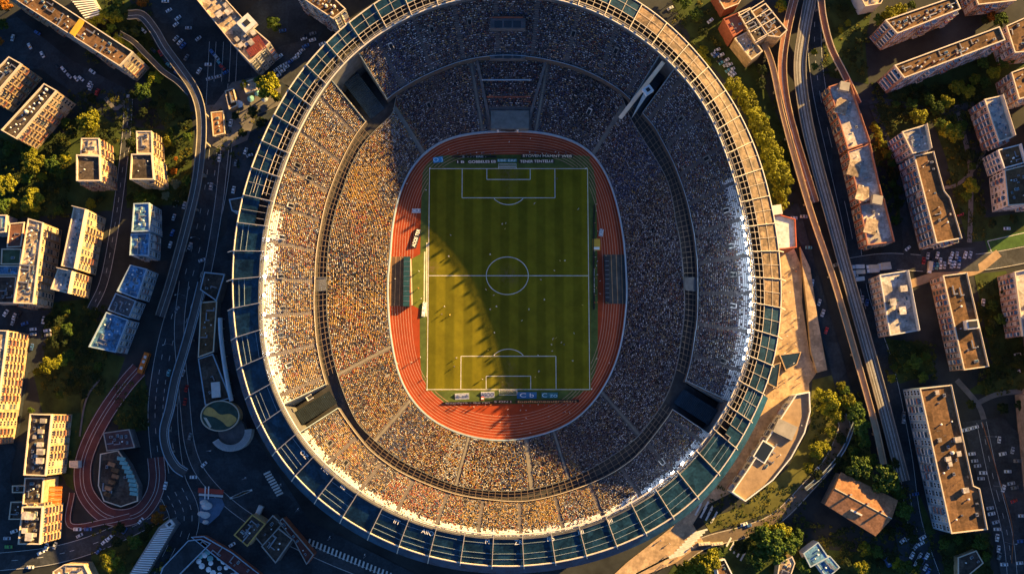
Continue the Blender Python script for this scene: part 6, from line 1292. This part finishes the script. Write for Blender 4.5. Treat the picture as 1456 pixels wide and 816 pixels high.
# the market court under the lower edge: parked cars and stalls
lst = [(random.uniform(268, 340), random.uniform(776, 818), random.uniform(0, 180)) for _ in range(60)]; keep = []
for p in lst:
    if p[0] - 262 > (776 - p[1]) * -1.0 - 5 and p[1] > 768 + max(0, p[0] - 290) * .62 and p[1] > 778 - (p[0] - 262) * 1.2 and all(math.hypot(p[0] - q[0], p[1] - q[1]) > 5.5 for q in keep): keep.append(p)
sheet('market_court', [(246, 822), (272, 785), (286, 778), (330, 802), (352, 824)], asphalt)
b = MB(); b.cyl(0, 0, 0, 2.1, .05, 6, 0)
for k in range(8):
    a0, a1 = 2 * PI * k / 8, 2 * PI * (k + 1) / 8; b.face([(0, 0, 2.45), (1.15 * math.cos(a0), 1.15 * math.sin(a0), 2.0), (1.15 * math.cos(a1), 1.15 * math.sin(a1), 2.0)], 1)
UMB = {c: b.mesh('market_umbrella', [steel, m_]) for c, m_ in (('white', mat('white canvas', (.75, .76, .76), .7)), ('teal', mat('teal canvas', (.2, .45, .45), .7)), ('grey', mat('grey canvas', (.4, .45, .48), .7)))}
od = ordinals(keep)
for p, o_ in zip(keep, od):
    c = random.choices(['white', 'teal', 'grey'], [5, 3, 2])[0]; o = link('market_umbrella', UMB[c]); x, y = P(p[0], p[1], 2); o.location = (x, y, .1); o.rotation_euler = (0, 0, p[2]); s = random.uniform(.8, 1.2); o.scale = (s, s, 1)
    tag(o, f'{c} umbrella in the market court at the lower edge, {o_}', 'umbrella', 'umbrellas in the market court')
lst = [(348, 122), (356, 140), (366, 132), (340, 148), (352, 128), (338, 147), (372, 126), (376, 140)]; od = ordinals(lst)
for p, o_ in zip(lst, od):
    c = random.choice(['white', 'teal', 'grey']); o = link('market_umbrella', UMB[c]); x, y = P(p[0], p[1], 3); o.location = (x, y, .1); s = 1.4; o.scale = (s, s, 1.2); tag(o, f'{c} umbrella in the sunny market square by the kiosks, {o_}', 'umbrella', 'umbrellas in the market square')
def truck_mesh(cargo, L_=5.2):
    b = MB(); b.box(-L_ / 2 + .6, 0, .95, 1.1, 1.5, 1.3, 0, 0); b.box(-L_ / 2 + .12, 0, 1.2, .2, 1.3, .5, 0, 2); b.box(.55, 0, 1.25, L_ - 1.3, 1.7, 1.7, 0, 1); b.box(0, 0, .4, L_, 1.2, .18, 0, 3)
    for x in (-L_ / 2 + .7, L_ / 2 - .8, L_ / 2 - 1.5):
        for s in (-.7, .7): b.tube((x, s - .12, .32), (x, s + .12, .32), .32, 10, 3)
    return b.mesh('truck', [CC['white'], cargo, glass, dark])
TRK = {'white': truck_mesh(w_white), 'cream': truck_mesh(cream)}
trk = [(1220, 379.5, 2, 'white'), (1221, 387, 3, 'cream'), (1220, 397, 6, 'white'), (1240, 379.5, 2, 'cream'), (1241, 385, 4, 'white'), (1257, 376.5, 6, 'cream'), (1258, 381, 6, 'white'), (1322, 380, 80, 'cream')]
for (u, v, a, c), o_ in zip(trk, ordinals(trk)):
    o = link('truck', TRK[c]); x, y = P(u, v, 1.2); o.location = (x, y, .15); o.rotation_euler = (0, 0, math.radians(a)); tag(o, f'{c} box truck parked between the brick and office blocks, {o_}', 'truck', 'trucks in the yard')
def bus_mesh(body, L_=9.0, w=2.3):
    b = MB(); b.box(0, 0, 1.6, L_, w, 2.4, 0, 0); b.box(0, 0, 2.86, L_ * .94, w * .86, .14, 0, 0); b.box(0, 0, 2.0, L_ * .92, w + .03, .8, 0, 1); b.box(-L_ / 2, 0, 1.9, .06, w * .86, 1.1, 0, 1)
    for k in (-2.2, 0.6, 2.6): b.box(k, 0, 3.0, 1.2, 1.1, .2, 0, 3)
    for x in (-L_ / 2 + 1.6, L_ / 2 - 1.8):
        for s in (-w / 2 + .1, w / 2 - .1): b.tube((x, s - .14, .45), (x, s + .14, .45), .45, 12, 2)
    return b.mesh('bus', [body, glass, dark, w_white])
o = link('bus', bus_mesh(orange_m)); x, y = P(204, 516, 2.5); o.location = (x, y, .12); o.rotation_euler = (0, 0, math.radians(72)); tag(o, 'orange bus stopped at the top of the red loop road', 'bus')
for (u, v, a, s, lab) in ((1040, 746 + 27, 5, .55, 'cream bus at the crossing near the bushy yellow tree, leading one'), (1022, 773, 5, .55, 'cream bus at the crossing near the bushy yellow tree, rear one')):
    o = link('bus', bus_mesh(cream)); x, y = P(u - 20, v, 2); o.location = (x, y, .12); o.rotation_euler = (0, 0, math.radians(a)); o.scale = (s, s, s); tag(o, lab, 'bus', 'buses at the crossing')
o = link('bus', bus_mesh(CC['blue'])); x, y = P(1261, 795, 2); o.location = (x, y, .12); o.rotation_euler = (0, 0, math.radians(-65)); o.scale = (.7, .7, .7); tag(o, 'blue bus beside the lower edge trees', 'bus')
o = link('bus', bus_mesh(CC['yellow'])); x, y = P(233, 808, 2); o.location = (x, y, .12); o.rotation_euler = (0, 0, math.radians(5)); o.scale = (.4, .7, .6); tag(o, 'small yellow bus beside the ribbed canopy at the lower edge', 'bus')
o = link('bus', bus_mesh(w_white)); x, y = P(368, 727, 2); o.location = (x, y, .12); o.rotation_euler = (0, 0, math.radians(68)); o.scale = (.55, .9, .8); tag(o, 'white coach parked against the yellow edged house', 'bus')
# kiosk with red canopy and white tents on the forecourt
x, y = P(300, 698, 3); e = empty('fuel_canopy', (x, y, 0), 'red and white canopy with two white masts on the blue forecourt', 'canopy')
b = MB(); b.box(0, 0, 3.2, 10.5, 1.9, .4, -.07); b.build('red_roof', mat('red sheet', (.38, .05, .03), .5, var=.1), e); b = MB(); b.box(0, -1.7, 2.9, 10, .9, .35, -.07); b.build('white_roof', w_white, e)
for s in (-2.2, -.8): b = MB(); b.bar((s, 2.0, 3.7), (s, -3.2, 3.7), .35, .4); b.build('mast', white, e)
for s in (-4.5, 4.5): b = MB(); b.cyl(s, 0, 0, 3.0, .2, 8); b.build('post', steel, e)
tents = [(294, 719, 1.5), (290, 714, 1.1), (292, 732, 1.3), (286, 730, 1.0), (292, 742, .8)]
for (u, v, r), o_ in zip(tents, ordinals(tents)):
    b = MB(); n = 12; b.cyl(0, 0, 0, 1.6, r, n, 0)
    for k in range(n): a0, a1 = 2 * PI * k / n, 2 * PI * (k + 1) / n; b.face([(0, 0, 2.7), (r * 1.08 * math.cos(a0), r * 1.08 * math.sin(a0), 1.6), (r * 1.08 * math.cos(a1), r * 1.08 * math.sin(a1), 1.6)], 0)
    o = b.build('tent', w_white); x, y = P(u, v, 1.5); o.location = (x, y, .1); o.scale = (1.4, 1, 1); tag(o, f'small white domed tent below the red canopy, {o_}', 'tent', 'white tents on the forecourt')
sheet('forecourt', [(284, 706), (316, 708), (320, 718), (312, 732), (296, 746), (285, 742)], mat('blue paving', (.10, .17, .26), .7, var=.2))
# street lamps
def lamp_proto():
    e = empty('street_lamp', (0, 0, 0), '', 'street lamp'); b = MB(); b.cyl(0, 0, 0, 6.5, .09, 7, 0, .06); b.cyl(0, 0, 0, .3, .18, 8, 0); b.build('post', steel, e); b = MB(); b.bar((0, 0, 6.4), (1.5, 0, 6.7), .08, .08); b.build('arm', steel, e); b = MB(); b.box(1.6, 0, 6.68, .7, .3, .14); b.build('lamp_head', w_white, e); return e
lp = lamp_proto(); first = True
for phrase, lst in (('on the plaza right of the stadium', [(1112, 418, 0), (1118, 455, 0), (1108, 480, 10), (1105, 505, 20), (1118, 520, 30), (1090, 555, 40)]), ('along the highway', [(284, 340, 200), (262, 420, 200), (245, 490, 200), (318, 200, 180), (308, 265, 190)]), ('along the forecourt', [(400, 690, 40), (425, 725, 50), (470, 765, 60), (520, 790, 70), (300, 640, 0), (350, 680, 30)]), ('round the big car park', [(1400, 620, 0), (1412, 690, 0), (1428, 770, 0)])):
    for p, o_ in zip(lst, ordinals(lst)):
        e = lp if first else copy_tree(lp); first = False; x, y = P(p[0], p[1]); e.location = (x, y, .05); e.rotation_euler = (0, 0, math.radians(p[2])); tag(e, f'grey street lamp {phrase}, {o_}', 'street lamp', 'street lamps')
print('objects', len(scene.objects))
